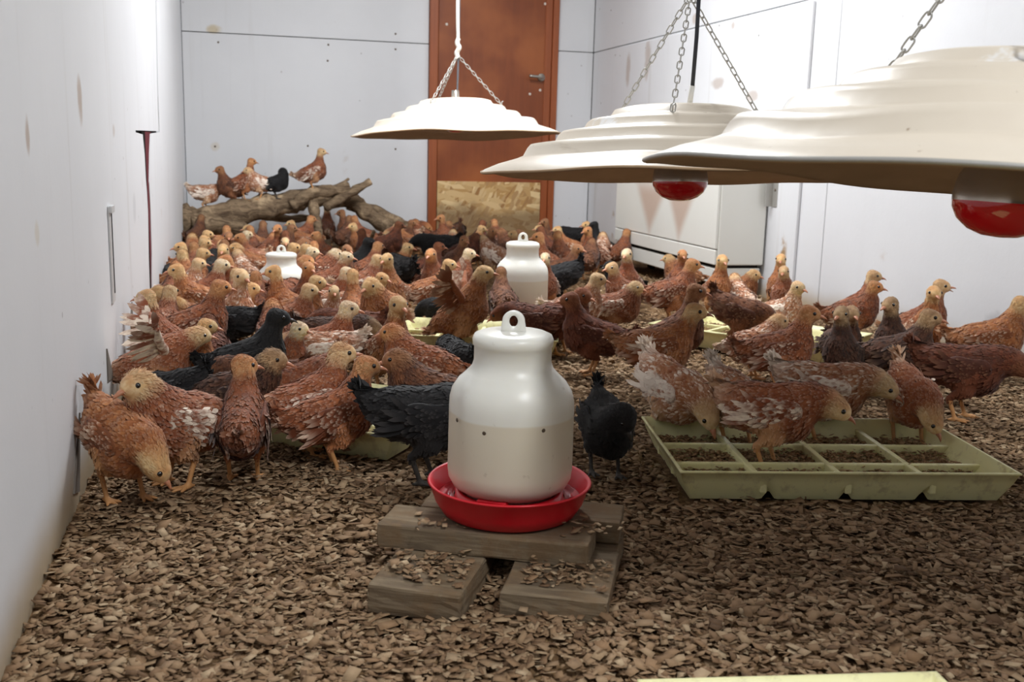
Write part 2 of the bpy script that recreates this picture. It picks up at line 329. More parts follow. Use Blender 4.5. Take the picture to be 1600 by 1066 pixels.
def lamp(c, ta, tb, th0, up, lab, seed, hang):
    c = Vector(c); vr = Vector((_cy, -_sy, 0)); vf = Vector((_sy, _cy, 0))
    nz = (Vector((0, 0, 1))-vr*ta-vf*tb).normalized(); x = (vr-nz*vr.dot(nz)).normalized(); y = nz.cross(x)
    root = empty('heat_lamp', c); tag(root, lab, 'heat lamp', 'red bulb heat lamps hanging in a row')
    R3 = Matrix((x, y, nz)).transposed()
    rg = random.Random(seed); ph = [rg.uniform(0, 6) for _ in range(6)]
    def dent(p, a, r):
        k = (r/.455)**3; w = .0035*math.sin(3*a+ph[0])+.0025*math.sin(5*a+ph[1])+.0015*math.sin(9*a+ph[2])
        d = -.012*math.exp(-((a-ph[3])/.35)**2)*math.exp(-((r-.36)/.07)**2)
        q = Vector((p.x*(1+.012*math.sin(2*a+ph[4])*k), p.y*(1+.012*math.sin(2*a+ph[4])*k), p.z+w*k+d)); return R3 @ q
    outer = PROF; inner = [(0, .1555)]+[(max(0, r-.003), z-.0035) for r, z in reversed(PROF[:-2])]
    sh = lathe('shade', outer, 96, True, dent); link('shade', sh, root, enamel('lamp_enamel_%d' % seed, seed*1.3))
    si = lathe('shade_lining', [(r, z) for r, z in inner]+[(.4555, -.001)], 96, True, dent); link('shade_lining', si, root, UNDER)
    rim = [R3 @ Vector(((.4545)*math.cos(2*math.pi*i/96), (.4545)*math.sin(2*math.pi*i/96), 0)) for i in range(96)]
    rim = [dent(Vector((.455*math.cos(2*math.pi*i/96), .455*math.sin(2*math.pi*i/96), 0)), 2*math.pi*i/96, .455) for i in range(96)]
    link('rim', tube('rim', rim, .0028, 6, closed=True), root, BOLT if seed == 3 else UNDER)
    # bulb: silvered neck, red face
    bz = {1: .055, 2: -.010, 3: -.020}[seed]
    bl = link('bulb', lathe('bulb', [(0, .135), (.016, .135), (.018, .10), (.024, .085), (.045, .055), (.058, .030), (.0625, .008), (.0622, -.002)], 40), root, SILV); bl.location = R3 @ Vector((0, 0, bz)); bl.rotation_euler = R3.to_euler()
    bf = link('bulb_face', lathe('bulb_face', [(.0622, -.002), (.0612, -.010), (.054, -.024), (.040, -.036), (.022, -.043), (0, -.045)], 40), bl, GLASS)
    link('socket', lathe('socket', [(0, .158), (.024, .158), (.026, .12), (.021, .108), (0, .108)], 20), root, SOCK).rotation_euler = R3.to_euler()
    J = Vector((0, 0, .158+up))
    for k in range(3):
        a = math.radians(th0+120*k); r = .2; p = R3 @ Vector((r*math.cos(a), r*math.sin(a), prof_z(r)+.003))
        chain(root, p, J)
        hk = link('hook', tube('hook', [p+Vector((.0, 0, -.002)), p+Vector((0, 0, .012)), p+Vector((.006, 0, .016))], .0022, 6), root, BOLT)
    top = CEIL-c.z-.002
    if hang == 'rope':
        link('rope', tube('rope', smooth_path([J-Vector((0, 0, .01)), J+Vector((.001, 0, .06)), J+Vector((-.004, 0, .3)), (-.004, 0, top)], 6), .0075, 8), root, CORD)
        link('knot', tube('knot', smooth_path([J+Vector((.004, 0, -.012)), J+Vector((-.004, .004, .01)), J+Vector((.006, -.004, .03)), J+Vector((-.002, .004, .05)), J+Vector((.003, 0, .07))], 5), .010, 8), root, CORD)
        link('power_cable', tube('power_cable', smooth_path([(0, 0, .15), (.002, 0, .25), J+Vector((.004, .004, 0)), J+Vector((.006, .008, .1)), (.004, .01, top)], 6), .0042, 8), root, CABLE)
    else:
        chain(root, J, (0, 0, top))
        link('power_cable', tube('power_cable', [vr*.014-vf*.012+Vector((0, 0, .195)), vr*.014-vf*.03+Vector((0, 0, .3)), vr*.014-vf*.03+Vector((0, 0, top))], .0048, 8), root, BCABLE)
        link('cable_gland', tube('cable_gland', [vr*.010-vf*.006+Vector((0, 0, .150)), vr*.014-vf*.012+Vector((0, 0, .20))], .006, 10), root, SOCK)
    return root
lamp((.945, 4.466, .655), .04, -.027, 2, .18, 'farthest cream enamel heat lamp shade hung on rope before the brown door', 1, 'rope')
lamp((.976, 2.165, .549), .008, -.055, 15, .235, 'middle cream enamel heat lamp shade with dark red bulb in front of white cabinet', 2, 'chain')
lamp((.935, 1.09, .571), -.06, -.030, 128, .24, 'nearest and largest heat lamp shade with bright red bulb, cut by the right edge', 3, 'chain')
# ================================================================== white cabinet by the right wall
cb = NT('cabinet_paint'); P = cb.coord(); n = cb.noise(P, 3, 3, .5); c = cb.mix(n, lin(222, 222, 214), lin(232, 232, 226))
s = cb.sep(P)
def brown_patch(cx, cz, w, h):      # brown patch: pointed downwards
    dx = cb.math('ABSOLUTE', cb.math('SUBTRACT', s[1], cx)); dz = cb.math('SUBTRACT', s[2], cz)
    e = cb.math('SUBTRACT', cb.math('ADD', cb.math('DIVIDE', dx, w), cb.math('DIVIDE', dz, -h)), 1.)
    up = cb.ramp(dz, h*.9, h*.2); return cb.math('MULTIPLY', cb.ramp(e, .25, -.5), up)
m1 = cb.math('MAXIMUM', brown_patch(.73, .36, .13, .16), brown_patch(.38, .36, .11, .16)); c = cb.mix(cb.math('MULTIPLY', m1, .55), c, lin(168, 112, 72))
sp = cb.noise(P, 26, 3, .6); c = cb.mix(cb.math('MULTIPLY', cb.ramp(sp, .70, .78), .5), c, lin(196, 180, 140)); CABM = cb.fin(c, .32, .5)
cab = empty('cabinet', (1.973, 3.975, 0)); tag(cab, 'white metal storage cabinet with brown patches on its front standing against the right wall', 'cabinet')
D_, L_ = .228, 1.205
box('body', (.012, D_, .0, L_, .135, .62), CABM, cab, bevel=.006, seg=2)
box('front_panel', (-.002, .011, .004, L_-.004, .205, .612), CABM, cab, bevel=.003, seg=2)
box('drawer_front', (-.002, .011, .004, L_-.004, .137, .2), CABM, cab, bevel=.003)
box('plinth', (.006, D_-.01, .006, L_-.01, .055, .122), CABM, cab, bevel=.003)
box('shadow_gap', (.02, D_-.02, .012, L_-.02, .12, .137), DARK, cab)
for y in (.06, L_-.1):
    for x in (.03, D_-.06): box('foot', (x, x+.03, y, y+.03, -.02, .056), DARK, cab)
br = empty('wall_bracket', (XR-.012, 3.93, .42)); tag(br, 'small grey steel angle bracket on the right wall beside the cabinet', 'bracket')
box('plate', (-.006, -.001, -.02, .02, -.03, .10), BOLT, br, bevel=.001); box('flange', (-.04, -.005, .016, .02, -.03, .10), BOLT, br, bevel=.001)
sc_ = link('screw', nm, br); sc_.location = (-.007, -.004, .04); sc_.rotation_euler = (0, -math.pi/2, 0)
# ================================================================== driftwood perch
bk = NT('weathered_wood'); P = bk.coord(); a = bk.noise(bk.mapping(P, (6, 30, 30)), 1., 5, .7, 1.2); b = bk.noise(P, 9, 4, .6)
c = bk.mix(bk.ramp(a, .3, .7), lin(76, 60, 46), lin(150, 128, 102)); c = bk.mix(bk.ramp(b, .50, .72), c, lin(198, 172, 138)); bk.bump(bk.math('ADD', a, b), .5, .02); BARK = bk.fin(c, .85, .2)
dw = empty('driftwood_perch', (.35, 6.0, 0)); tag(dw, 'large grey forked driftwood branch used as a perch along the back wall', 'branch')
def limb(name, pts, r0, r1, n=7, seed=0):
    rg = random.Random(seed); path = [Vector(p)-Vector((.35, 6.0, 0)) for p in pts]; sp = smooth_path(path, n); k = len(sp)
    path2 = [p+Vector((rg.uniform(-1, 1), rg.uniform(-1, 1), rg.uniform(-1, 1)))*.05*(r0+(r1-r0)*i/k) for i, p in enumerate(sp)]
    rad = [1.18*(r0+(r1-r0)*i/(k-1))*(1+.10*math.sin(i*1.1+seed)+rg.uniform(-.06, .06)) for i in range(k)]
    return link(name, tube(name, path2, rad, 12, wob=.09, rg=rg), dw, BARK)
limb('trunk', [aty(284, 346, 5.90), aty(330, 345, 5.92), aty(385, 330, 5.94), aty(445, 318, 5.98), aty(490, 308, 6.0), aty(545, 298, 6.03)], .078, .042, seed=1)
limb('branch', [aty(300, 352, 5.84), aty(350, 352, 5.86), aty(380, 360, 5.86), aty(386, 375, 5.84)], .045, .03, seed=2)
limb('branch', [aty(456, 322, 5.93), aty(482, 304, 5.93), aty(500, 300, 5.96), aty(542, 297, 6.0)], .030, .028, seed=3)
limb('branch', [aty(508, 325, 5.93), aty(545, 303, 5.95), aty(579, 283, 5.96)], .024, .018, seed=4)
limb('branch', [aty(518, 300, 6.06), aty(532, 290, 6.1), aty(545, 279, 6.12)], .022, .006, seed=5)
limb('branch', [aty(505, 314, 6.08), aty(548, 312, 6.08), aty(575, 335, 6.05), aty(610, 358, 6.0), aty(650, 380, 5.9)], .046, .030, seed=6)
limb('branch', [aty(545, 318, 6.14), aty(590, 332, 6.16), aty(630, 350, 6.1), aty(660, 366, 6.0)], .032, .020, seed=7)
limb('branch', [aty(487, 308, 5.96), aty(492, 335, 5.92), aty(497, 360, 5.88), aty(498, 385, 5.86)], .028, .018, seed=8)
limb('branch', [aty(410, 336, 6.1), aty(450, 342, 6.12), aty(490, 340, 6.12)], .022, .016, seed=9)
stick = link('stick', tube('stick', smooth_path([atz(563, 420, .0), atz(572, 392, .10), (atz(578, 378, .14)), atz(584, 362, .20)], 4), [.012]*3+[.010]*10, 7, wob=.1, rg=random.Random(3)), None, BARK)
tag(stick, 'thin bare stick poking up among the birds right of the driftwood', 'stick')
# ================================================================== drinkers
jm = NT('milky_plastic'); P = jm.coord(); z = jm.sep(P)[2]; n = jm.noise(P, 6, 3, .5); n3 = jm.noise(P, 40, 3, .6)
c = jm.mix(n, lin(226, 224, 214), lin(238, 237, 230)); c = jm.mix(jm.ramp(z, .154, .150), c, jm.mix(n, lin(214, 204, 184), lin(226, 218, 200)))     # water stands behind the milky wall up to here
c = jm.mix(jm.math('MULTIPLY', jm.ramp(n3, .66, .74), .35), c, lin(150, 132, 108)); JAR = jm.fin(c, .35, .45, **{'Subsurface Weight': .35, 'Subsurface Radius': (.02, .018, .014), 'Subsurface Scale': 1.})
REDP = plain('red_plastic', lin(206, 22, 38), .32, .5, var=.1, scale=8); wtm = NT('water'); WATER = wtm.fin((.8, .8, .8), .03, .5, **{'Transmission Weight': 1., 'IOR': 1.33})
def drinker(loc, rz, lab, zs=1., specks=False):
    e = empty('poultry_drinker', loc, rz); tag(e, lab, 'drinker', 'white plastic drinkers on the floor')
    link('trough', lathe('trough', [(0, .0), (.092, .0), (.100, .004), (.110, .020), (.1185, .046), (.1215, .0475), (.119, .050), (.115, .047), (.1065, .020), (.098, .008), (.084, .008), (.081, .012), (.080, .034), (.073, .034), (.071, .012), (0, .012)], 72), e, REDP)
    for a in (.5, 2.6, 4.4):
        o = box('lug', (.066, .082, -.022, .022, .030, .040), REDP, e, bevel=.002); o.rotation_euler = (0, 0, a)
    link('trough_water', lathe('trough_water', [(.0822, .024), (.106, .024), (.104, .020), (.0822, .020)], 48), e, WATER)
    def grip(p, a, r):     # four shallow flats pressed into the shoulder
        k = max(0, math.cos(2*(a-.4)))**6*math.exp(-((p.z-.178)/.045)**2)*.09; return Vector((p.x*(1-k), p.y*(1-k), p.z*zs+.0*(1-zs)))
    j = link('jar', lathe('jar', [(0, .016), (.058, .016), (.0625, .020), (.064, .032), (.072, .036), (.084, .044), (.0905, .056), (.092, .070), (.092, .160), (.0915, .172), (.088, .186), (.079, .200), (.067, .211), (.0595, .219), (.0565, .228), (.0562, .249), (.0582, .2515), (.0588, .260), (.056, .2665), (.048, .270), (0, .272)], 80, True, grip), e, JAR)
    nl = 36; ov, fv = [], []
    for i in range(nl):
        t = 2*math.pi*i/nl; ct, st_ = math.cos(t), math.sin(t)
        ox_, oz_ = (.0165*ct, .2845+.0165*st_) if st_ >= 0 else (ct*(.0165+.006*min(1, -st_*1.3)), .2845-.0205*min(1, -st_*1.6))
        ix_, iz_ = .0062*ct, .2855+.0088*st_
        for x, z, y in ((ox_, oz_, -.0042), (ox_*.93, .2845+(oz_-.2845)*.95, -.0062), (ix_*1.12, .2855+(iz_-.2855)*1.08, -.0062), (ix_, iz_, -.0042), (ix_, iz_, .0042), (ix_*1.12, .2855+(iz_-.2855)*1.08, .0062), (ox_*.93, .2845+(oz_-.2845)*.95, .0062), (ox_, oz_, .0042)): ov.append((x, y, z*zs))
    for i in range(nl):
        k = (i+1) % nl
        for q in range(8): fv.append((i*8+q, k*8+q, k*8+(q+1) % 8, i*8+(q+1) % 8))
    link('carry_loop', mesh('carry_loop', ov, fv, True), j, JAR)
    if specks:
        for k, (a, zz) in enumerate(((-2.55, .150), (-1.98, .141), (-1.05, .146))):
            s = link('mud_speck', lathe('mud_speck', [(0, .001), (.002, .0008), (.0032, 0), (0, 0)], 9), j, plain('mud', lin(84, 70, 56), .8)); s.location = (.0918*math.cos(a), .0918*math.sin(a), zz); s.rotation_euler = (0, math.pi/2, a); s.scale = (1, 1, 1)
    return e
drinker((.385, 1.402, .0715), -.27, 'large milky drinker with red trough on wooden blocks in the foreground', 1., True)
drinker((.965, 3.42, .005), -.3, 'milky drinker jar among the birds in mid-room, in front of the door', 1.04)
drinker((.158, 3.70, -.012), .1, 'shorter milky drinker jar deep in the crowd near the left wall', .86).scale = (.92, .92, 1)
# ================================================================== wooden blocks
bw_ = NT('dirty_plank'); P = bw_.coord(); a = bw_.noise(bw_.mapping(P, (5, 60, 60)), 1., 5, .65, .6); b = bw_.noise(P, 16, 5, .7)
c = bw_.mix(bw_.ramp(a, .3, .7), lin(100, 86, 70), lin(138, 122, 99)); c = bw_.mix(bw_.ramp(b, .44, .66), c, lin(120, 99, 75)); bw_.bump(bw_.math('ADD', a, b), .35, .006); PLANK = bw_.fin(c, .9, .15)
def block(lab, cx, cy, rz, lx, ly, z0, z1, seed):
    rg = random.Random(seed); bm = box_bm(-lx/2, lx/2, -ly/2, ly/2, 0, z1-z0, .004, 2)
    bmesh.ops.subdivide_edges(bm, edges=[e for e in bm.edges if e.calc_length() > .03], cuts=4, use_grid_fill=True)
    for v in bm.verts: v.co += Vector((rg.uniform(-1, 1), rg.uniform(-1, 1), rg.uniform(-.6, .6)))*.0011
    o = link('wooden_block', bm_mesh('wooden_block', bm, False), None, PLANK); o.location = (cx, cy, z0); o.rotation_euler = (0, 0, rz)
    tag(o, lab, 'wooden block', 'offcuts under the front drinker'); return o
RZ = -.47
def loc2(x, y): return (.372+x*math.cos(RZ)-y*math.sin(RZ), 1.39+x*math.sin(RZ)+y*math.cos(RZ))
block('upper front plank of the stand directly under the red trough', *loc2(-.012, -.044), RZ, .305, .088, .036, .0705, 1)
block('upper rear plank of the stand, its end showing right of the trough', *loc2(.022, .047), RZ+.03, .30, .084, .036, .0705, 2)
block('lower left offcut block, chipped and dusty, left front of the drinker stand', .272, 1.342, RZ-.02, .128, .25, -.004, .0355, 3)
block('lower right offcut block at the front of the drinker stand', .440, 1.288, RZ+.02, .140, .26, -.004, .0355, 4)
# ================================================================== feed trays
ty = NT('pale_yellow_plastic'); P = ty.coord(); n = ty.noise(P, 12, 4, .6); c = ty.mix(n, lin(236, 230, 166), lin(243, 239, 190))
gz = ty.sep(ty.coord())[2]; dr_ = ty.noise(P, 30, 4, .65); c = ty.mix(ty.math('MULTIPLY', ty.ramp(dr_, .5, .7), .45), c, lin(168, 150, 104)); TRAYM = ty.fin(c, .4, .4, **{'Subsurface Weight': .15, 'Subsurface Radius': (.01, .01, .005)})
def chips(n, sx, sy, z, rg, smin_=.006, smax=.016, zfn=None, pts=None):
    """thin irregular chips as one numpy mesh"""
    px_, py_ = (pts if pts is not None else (rg.uniform(-sx, sx, n), rg.uniform(-sy, sy, n))); n = len(px_)
    L = smin_+(smax-smin_)*rg.beta(1.6, 3.2, n)*1.5; Wd = L*rg.uniform(.35, .9, n); T = rg.uniform(.0004, .0011, n)
    az = rg.uniform(0, 2*np.pi, n); tx = rg.normal(0, .2, n); ty_ = rg.normal(0, .2, n)
    ca, sa = np.cos(az), np.sin(az)
    U = np.stack([ca, sa, tx], 1); Vv = np.stack([-sa, ca, ty_], 1); N = np.cross(U, Vv); N /= np.linalg.norm(N, axis=1)[:, None]
    C = np.stack([px_, py_, z+np.abs(rg.normal(0, .0045, n))+.35*L*np.abs(tx)], 1)
    cs = []
    bend = rg.normal(0, .12, n)
    for k, (a, b) in enumerate(((-.5, -.5), (.5, -.5), (.5, .5), (-.5, .5))):
        ja, jb = a*rg.uniform(.65, 1.25, n), b*rg.uniform(.6, 1.3, n)
        cs.append(C+U*(L*ja)[:, None]+Vv*(Wd*jb)[:, None]+N*(L*bend*abs(a))[:, None])
    V = np.stack(cs+[q-N*T[:, None] for q in cs], 1).reshape(-1, 3)
    Fq = np.array([[0, 1, 2, 3], [0, 4, 5, 1], [1, 5, 6, 2], [2, 6, 7, 3], [3, 7, 4, 0]])
    F = (np.arange(n)[:, None, None]*8+Fq[None]).reshape(-1, 4)
    return V, F, np.repeat(rg.random((n, 1)), 8, 0)
def chip_mesh(name, V, F, rn, mat):
    me = bpy.data.meshes.new(name); me.vertices.add(len(V)); me.vertices.foreach_set('co', V.astype(np.float32).ravel()); me.loops.add(F.size); me.loops.foreach_set('vertex_index', F.astype(np.int32).ravel())
    me.polygons.add(len(F)); me.polygons.foreach_set('loop_start', np.arange(0, F.size, 4, dtype=np.int32)); me.update(calc_edges=True)
    a = me.attributes.new('rn', 'FLOAT', 'POINT'); a.data.foreach_set('value', rn.astype(np.float32).ravel()); me.materials.append(mat); return me
def chip_mat(name, cols, gain=1.):
    t = NT(name); a = t.n('ShaderNodeAttribute', attribute_name='rn'); r = t.n('ShaderNodeValToRGB'); t.put(r.inputs[0], a.outputs['Fac'])
    els = r.color_ramp.elements; els[0].color = cols[0]+(1,); els[0].position = 0; els[1].color = cols[-1]+(1,); els[1].position = 1
    for i, c in enumerate(cols[1:-1]): e = els.new((i+1)/(len(cols)-1)); e.color = c+(1,)
    n = t.noise(t.coord(), 160, 3, .6); c = t.mix(n, r.outputs[0], t.mix(.4, r.outputs[0], lin(130, 102, 74))); t.bump(n, .3, .001); return t.fin(c, .85, .2)
CHIPM = chip_mat('wood_chip', [lin(96, 73, 54), lin(130, 103, 77), lin(158, 131, 101), lin(146, 115, 85), lin(178, 153, 121), lin(136, 107, 81), lin(200, 177, 144)])
FEEDM = chip_mat('feed_crumble', [lin(112, 82, 54), lin(150, 116, 80), lin(176, 146, 106), lin(134, 100, 68)])
def tray(loc, rz, lx, ly, lab, feedlab, nxc=4, nyc=3, H=.058, feed=True, seed=1):
    e = empty('feed_tray', loc, rz); tag(e, lab, 'feed tray', 'pale yellow compartment trays on the floor')
    hx_, hy_ = lx/2, ly/2; ins = .026
    # outer wall: flared, its foot notched between the pans
    per = []
    def side(p0, p1, cells):
        m = cells*24
        for i in range(m):
            t = i/m; f = (t*cells) % 1; nt = max(0, 1-min(f, 1-f)/.09) if 0 < round(t*cells) < cells or .1 < f < .9 else 0
            if round(t*cells) in (0, cells) and (t < .5/cells or t > 1-.5/cells): nt = 0
            per.append((p0[0]+(p1[0]-p0[0])*t, p0[1]+(p1[1]-p0[1])*t, nt))
    cr = [(-1, -1), (1, -1), (1, 1), (-1, 1)]
    for k in range(4): side(cr[k], cr[(k+1) % 4], nxc if k % 2 == 0 else nyc)
    vs, fs = [], []; n = len(per)
    for x, y, nt in per:
        X, Y = x*hx_, y*hy_; kx, ky = 1-ins/hx_, 1-ins/hy_
        lvl = [(X*kx, Y*ky, nt*.017), (X*(1-.35*ins/hx_), Y*(1-.35*ins/hy_), H*.62), (X*(1-.1*ins/hx_), Y*(1-.1*ins/hy_), H-.004), (X, Y, H-.003), (X, Y, H+.0005), (X*(1-.0055/hx_), Y*(1-.0055/hy_), H+.0005), (X*(1-.45*ins/hx_), Y*(1-.45*ins/hy_), H*.62), (X*(1-1.05*ins/hx_), Y*(1-1.05*ins/hy_), .0145+nt*.004)]
        vs += lvl
    m = 8
    for i in range(n):
        k = (i+1) % n
        for j in range(m-1): fs.append((i*m+j, k*m+j, k*m+j+1, i*m+j+1))
    link('tray_wall', mesh('tray_wall', vs, fs, True), e, TRAYM)
    box('tray_floor', (-hx_+ins*1.1, hx_-ins*1.1, -hy_+ins*1.1, hy_-ins*1.1, .0135, .0165), TRAYM, e)
    for i in range(1, nxc):
        x = -hx_+lx*i/nxc; b = box_bm(x-.006, x+.006, -hy_+.012, hy_-.012, .0145, H*.66, .003, 2); link('divider', bm_mesh('divider', b), e, TRAYM)
    for i in range(1, nyc):
        y = -hy_+ly*i/nyc; b = box_bm(-hx_+.012, hx_-.012, y-.006, y+.006, .0145, H*.64, .003, 2); link('divider', bm_mesh('divider', b), e, TRAYM)
    if feed:
        rg = np.random.default_rng(seed); V, F, rn = chips(6500, hx_-ins-.004, hy_-ins-.004, .0195, rg, .004, .012)
        o = link('chick_feed', chip_mesh('chick_feed', V, F, rn, FEEDM)); o.location = loc; o.rotation_euler = (0, 0, rz); tag(o, feedlab, 'feed', kind='stuff')
    return e
TR = ((1.079, 1.693, -.002), -.205, .615, .375)
tray(*TR, 'pale yellow feed tray with birds pecking in it, largest at right', 'brown feed crumble lying in the right foreground tray', seed=1)
TL = ((.147, 2.204, -.002), -.62, .60, .375)
tray(*TL, 'pale yellow feed tray on the left behind the standing rust birds', 'brown feed crumble lying in the left tray', seed=2)
TB = ((1.62, 2.92, -.002), -.95, .60, .375)
tray(*TB, 'pale yellow feed tray farther back at right, mostly hidden behind birds', 'brown feed crumble lying in the back right tray', seed=3)
TM = ((.72, 3.02, -.002), -.35, .50, .32)
tray(*TM, 'pale yellow feed tray glimpsed behind the flapping golden bird', 'brown feed crumble lying in the tray behind the flapping bird', seed=4)
FT0 = atz(1010, 1062, .056); FT1 = atz(1450, 1050, .056); dv = (FT1-FT0).normalized(); mid = (FT0+FT1)*.5-Vector((-dv.y, dv.x, 0))*.1875
tray((mid.x, mid.y, -.002), math.atan2(dv.y, dv.x), .33, .375, 'pale yellow feed tray whose rear rim just shows at the bottom edge', '', feed=False)
# ================================================================== birds: one continuous body per pose
HV = .0033
def surface_nets(D, org, h):
    ins = D < 0
    c = [ins[i:D.shape[0]-1+i, j:D.shape[1]-1+j, k:D.shape[2]-1+k] for i in (0, 1) for j in (0, 1) for k in (0, 1)]
    s = sum(x.astype(np.int8) for x in c); act = (s > 0) & (s < 8)
    I, J, K = np.nonzero(act); n = len(I)
    acc = np.zeros((n, 3)); cnt = np.zeros(n)
    cor = [(i, j, k) for i in (0, 1) for j in (0, 1) for k in (0, 1)]
    for a in cor:
        for ax in range(3):
            if a[ax]: continue
            b = list(a); b[ax] = 1
            da = D[I+a[0], J+a[1], K+a[2]]; db = D[I+b[0], J+b[1], K+b[2]]
            m = (da < 0) != (db < 0)
            t = np.where(m, da/np.where(m, da-db, 1), 0)
            p = np.tile(np.array(a, float), (n, 1)); p[:, ax] += t
            acc[m] += p[m]; cnt[m] += 1
    V = (np.stack([I, J, K], 1)+acc/cnt[:, None])*h+org
    idx = -np.ones(act.shape, np.int64); idx[I, J, K] = np.arange(n)
    fs = []
    for ax in range(3):
        o1, o2 = [a for a in range(3) if a != ax]
        sl0 = [slice(1, -1)]*3; sl1 = [slice(1, -1)]*3
        sl0[ax] = slice(0, -1); sl1[ax] = slice(1, None)
        A = ins[tuple(sl0)]; B = ins[tuple(sl1)]
        E = np.nonzero(A != B); P = np.stack(E, 1); st = np.ones(3, int); st[ax] = 0; P = P+st
        flip = A[E]
        def cell(d1, d2):
            q = P.copy(); q[:, o1] += d1; q[:, o2] += d2; return idx[q[:, 0], q[:, 1], q[:, 2]]
        q = np.stack([cell(-1, -1), cell(0, -1), cell(0, 0), cell(-1, 0)], 1)
        if ax == 1: flip = ~flip
        q[~flip] = q[~flip][:, ::-1]
        fs.append(q)
    return V, np.concatenate(fs)
def relax(V, Fq, it=2, k=.5):
    e = np.concatenate([Fq[:, [0, 1]], Fq[:, [1, 2]], Fq[:, [2, 3]], Fq[:, [3, 0]]]); e = np.concatenate([e, e[:, ::-1]])
    for _ in range(it):
        S = np.zeros_like(V); C = np.zeros(len(V))
        np.add.at(S, e[:, 0], V[e[:, 1]]); np.add.at(C, e[:, 0], 1)
        V = V*(1-k)+k*S/np.maximum(C, 1)[:, None]
    return V
def cone(P, a, b, ra, rb, sy=1.):
    a = np.array(a); b = np.array(b); ab = b-a; L = max(ab@ab, 1e-9)
    q = P-a; t = np.clip(q@ab/L, 0, 1)
    d = q-t[..., None]*ab
    if sy != 1.: d = d*np.array([1, 1/sy, 1])
    dist = np.sqrt((d**2).sum(-1))-(ra+(rb-ra)*t)
    return dist*(sy if sy < 1 else 1)
def smin(a, b, k):
    h = np.clip(.5+.5*(b-a)/k, 0, 1); return b*(1-h)+a*h-k*h*(1-h)

def pose_prims(p):
    """round cones: (region, a, b, ra, rb, sy, blend, flow direction)"""
    be = math.radians(p.get('pitch', 18)); hb = p.get('hb', .122)+(.013 if p.get('legs', True) else .004)
    ex = np.array([math.cos(be), 0, math.sin(be)]); ez = np.array([-math.sin(be), 0, math.cos(be)]); c = np.array([0, 0, hb])
    pt = lambda a, b, y=0.: c+a*ex+b*ez+np.array([0, y, 0])
    fat = p.get('fat', 1.)*1.13
    Q = []
    bk = -ex*1.0-ez*.15
    Q.append(('body', pt(-.045, -.002), pt(.03, -.008), .043*fat, .050*fat, .92, .02, bk))
    Q.append(('body', pt(.045, -.006), pt(.068, .018), .042*fat, .033*fat, .95, .03, -ex*.6-ez*.8))
    Q.append(('body', pt(-.05, .016), pt(.045, .022), .036*fat, .037*fat, .95, .02, bk))
    Q.append(('body', pt(-.055, .006), pt(-.092, .02), .035*fat, .022, .9, .03, bk))
    tu = math.radians(p.get('tail', 30)); td = ex*-math.cos(tu)+ez*math.sin(tu)
    t0 = pt(-.088, .02)
    Q.append(('tail', t0, t0+td*.04, .022, .010, .6, .02, td))
    neck = [pt(.056, .024)]
    rads = [.035*fat]
    for dx, dy, dz, r in p['neck']:
        neck.append(neck[0]+np.array([dx, dy, dz])); rads.append(r)
    for i in range(len(neck)-1):
        w = 'neck' if i < len(neck)-2 else 'nape'
        Q.append((w, neck[i], neck[i+1], rads[i], rads[i+1], 1., .022, neck[i]-neck[i+1]))
    h = neck[-1]; hy = math.radians(p.get('hyaw', 0)); hp = math.radians(p.get('hpitch', -8))
    hd = np.array([math.cos(hp)*math.cos(hy), math.cos(hp)*math.sin(hy), math.sin(hp)])
    hs = np.array([-math.sin(hy), math.cos(hy), 0]); hu = np.cross(hd, hs)
    Q.append(('head', h-hd*.009+hu*.002, h+hd*.011+hu*.001, .0232, .0195, 1., .012, -hd))
    Q.append(('head', h+hd*.012-hu*.002, h+hd*.0225-hu*.0045, .0165, .0105, 1., .010, -hd))
    for s in (-1, 1):
        if p.get('legs', True):
            lx, lz, kx = p.get('leg'+('L' if s > 0 else 'R'), (.0, 0., .0))
            hip = pt(-.004, -.022, s*.032); foot = np.array([.004+lx, s*.031, .0055+lz])
            hock = np.array([foot[0]-.020+kx, s*.032, foot[2]+.056]); knee = (hip+hock)/2+np.array([.024, s*.003, 0])
            Q.append(('thigh', hip, knee, .030, .020, .9, .02, knee-hip))
            Q.append(('thigh', knee, hock, .019, .0075, 1., .012, hock-knee))
            Q.append(('leg', hock, foot, .0062, .0052, 1., .006, foot-hock))
            tz = .0042 if lz < .01 else foot[2]-.006
            for ang, ln in ((-.5, .030), (0, .036), (.5, .030), (math.pi, .016)):
                e = np.array([foot[0]+math.cos(ang)*ln, foot[1]+math.sin(ang)*ln, tz])
                Q.append(('leg', foot, e, .0050, .0036, 1., .004, e-foot))
        else:
            Q.append(('thigh', pt(-.02, -.02, s*.03), pt(.02, -.026, s*.034), .026, .024, .9, .02, bk))
    return Q, dict(ex=ex, ez=ez, pt=pt, h=h, hd=hd, hs=hs, hu=hu, td=td, t0=t0, neck=neck)
def wing_prims(p, fr, s):
    pt, ex, ez = fr['pt'], fr['ex'], fr['ez']; fat = p.get('fat', 1.)*1.12
    if p.get('flap'):
        sh = pt(.035, .03, s*.035); el = sh+np.array([-.02, s*.05, .05])*p['flap']; wr = el+np.array([-.005, s*.05, .035])*p['flap']
        return [('wing', sh, el, .016, .011, 1., .01, -ex), ('wing', el, wr, .011, .007, 1., .01, -ex)], (sh, el, wr)
    y0 = .043*fat
    return [('wing', pt(.040, .012, s*y0), pt(-.02, .004, s*(y0+.002)), .026, .029, .34, .01, -ex-ez*.12),
            ('wing', pt(-.02, .004, s*(y0+.002)), pt(-.085, .004, s*.026), .029, .012, .34, .01, -ex-ez*.1)], None
REG = dict(head=0, nape=1, neck=2, body=3, tail=4, thigh=5, leg=6, wing=7)
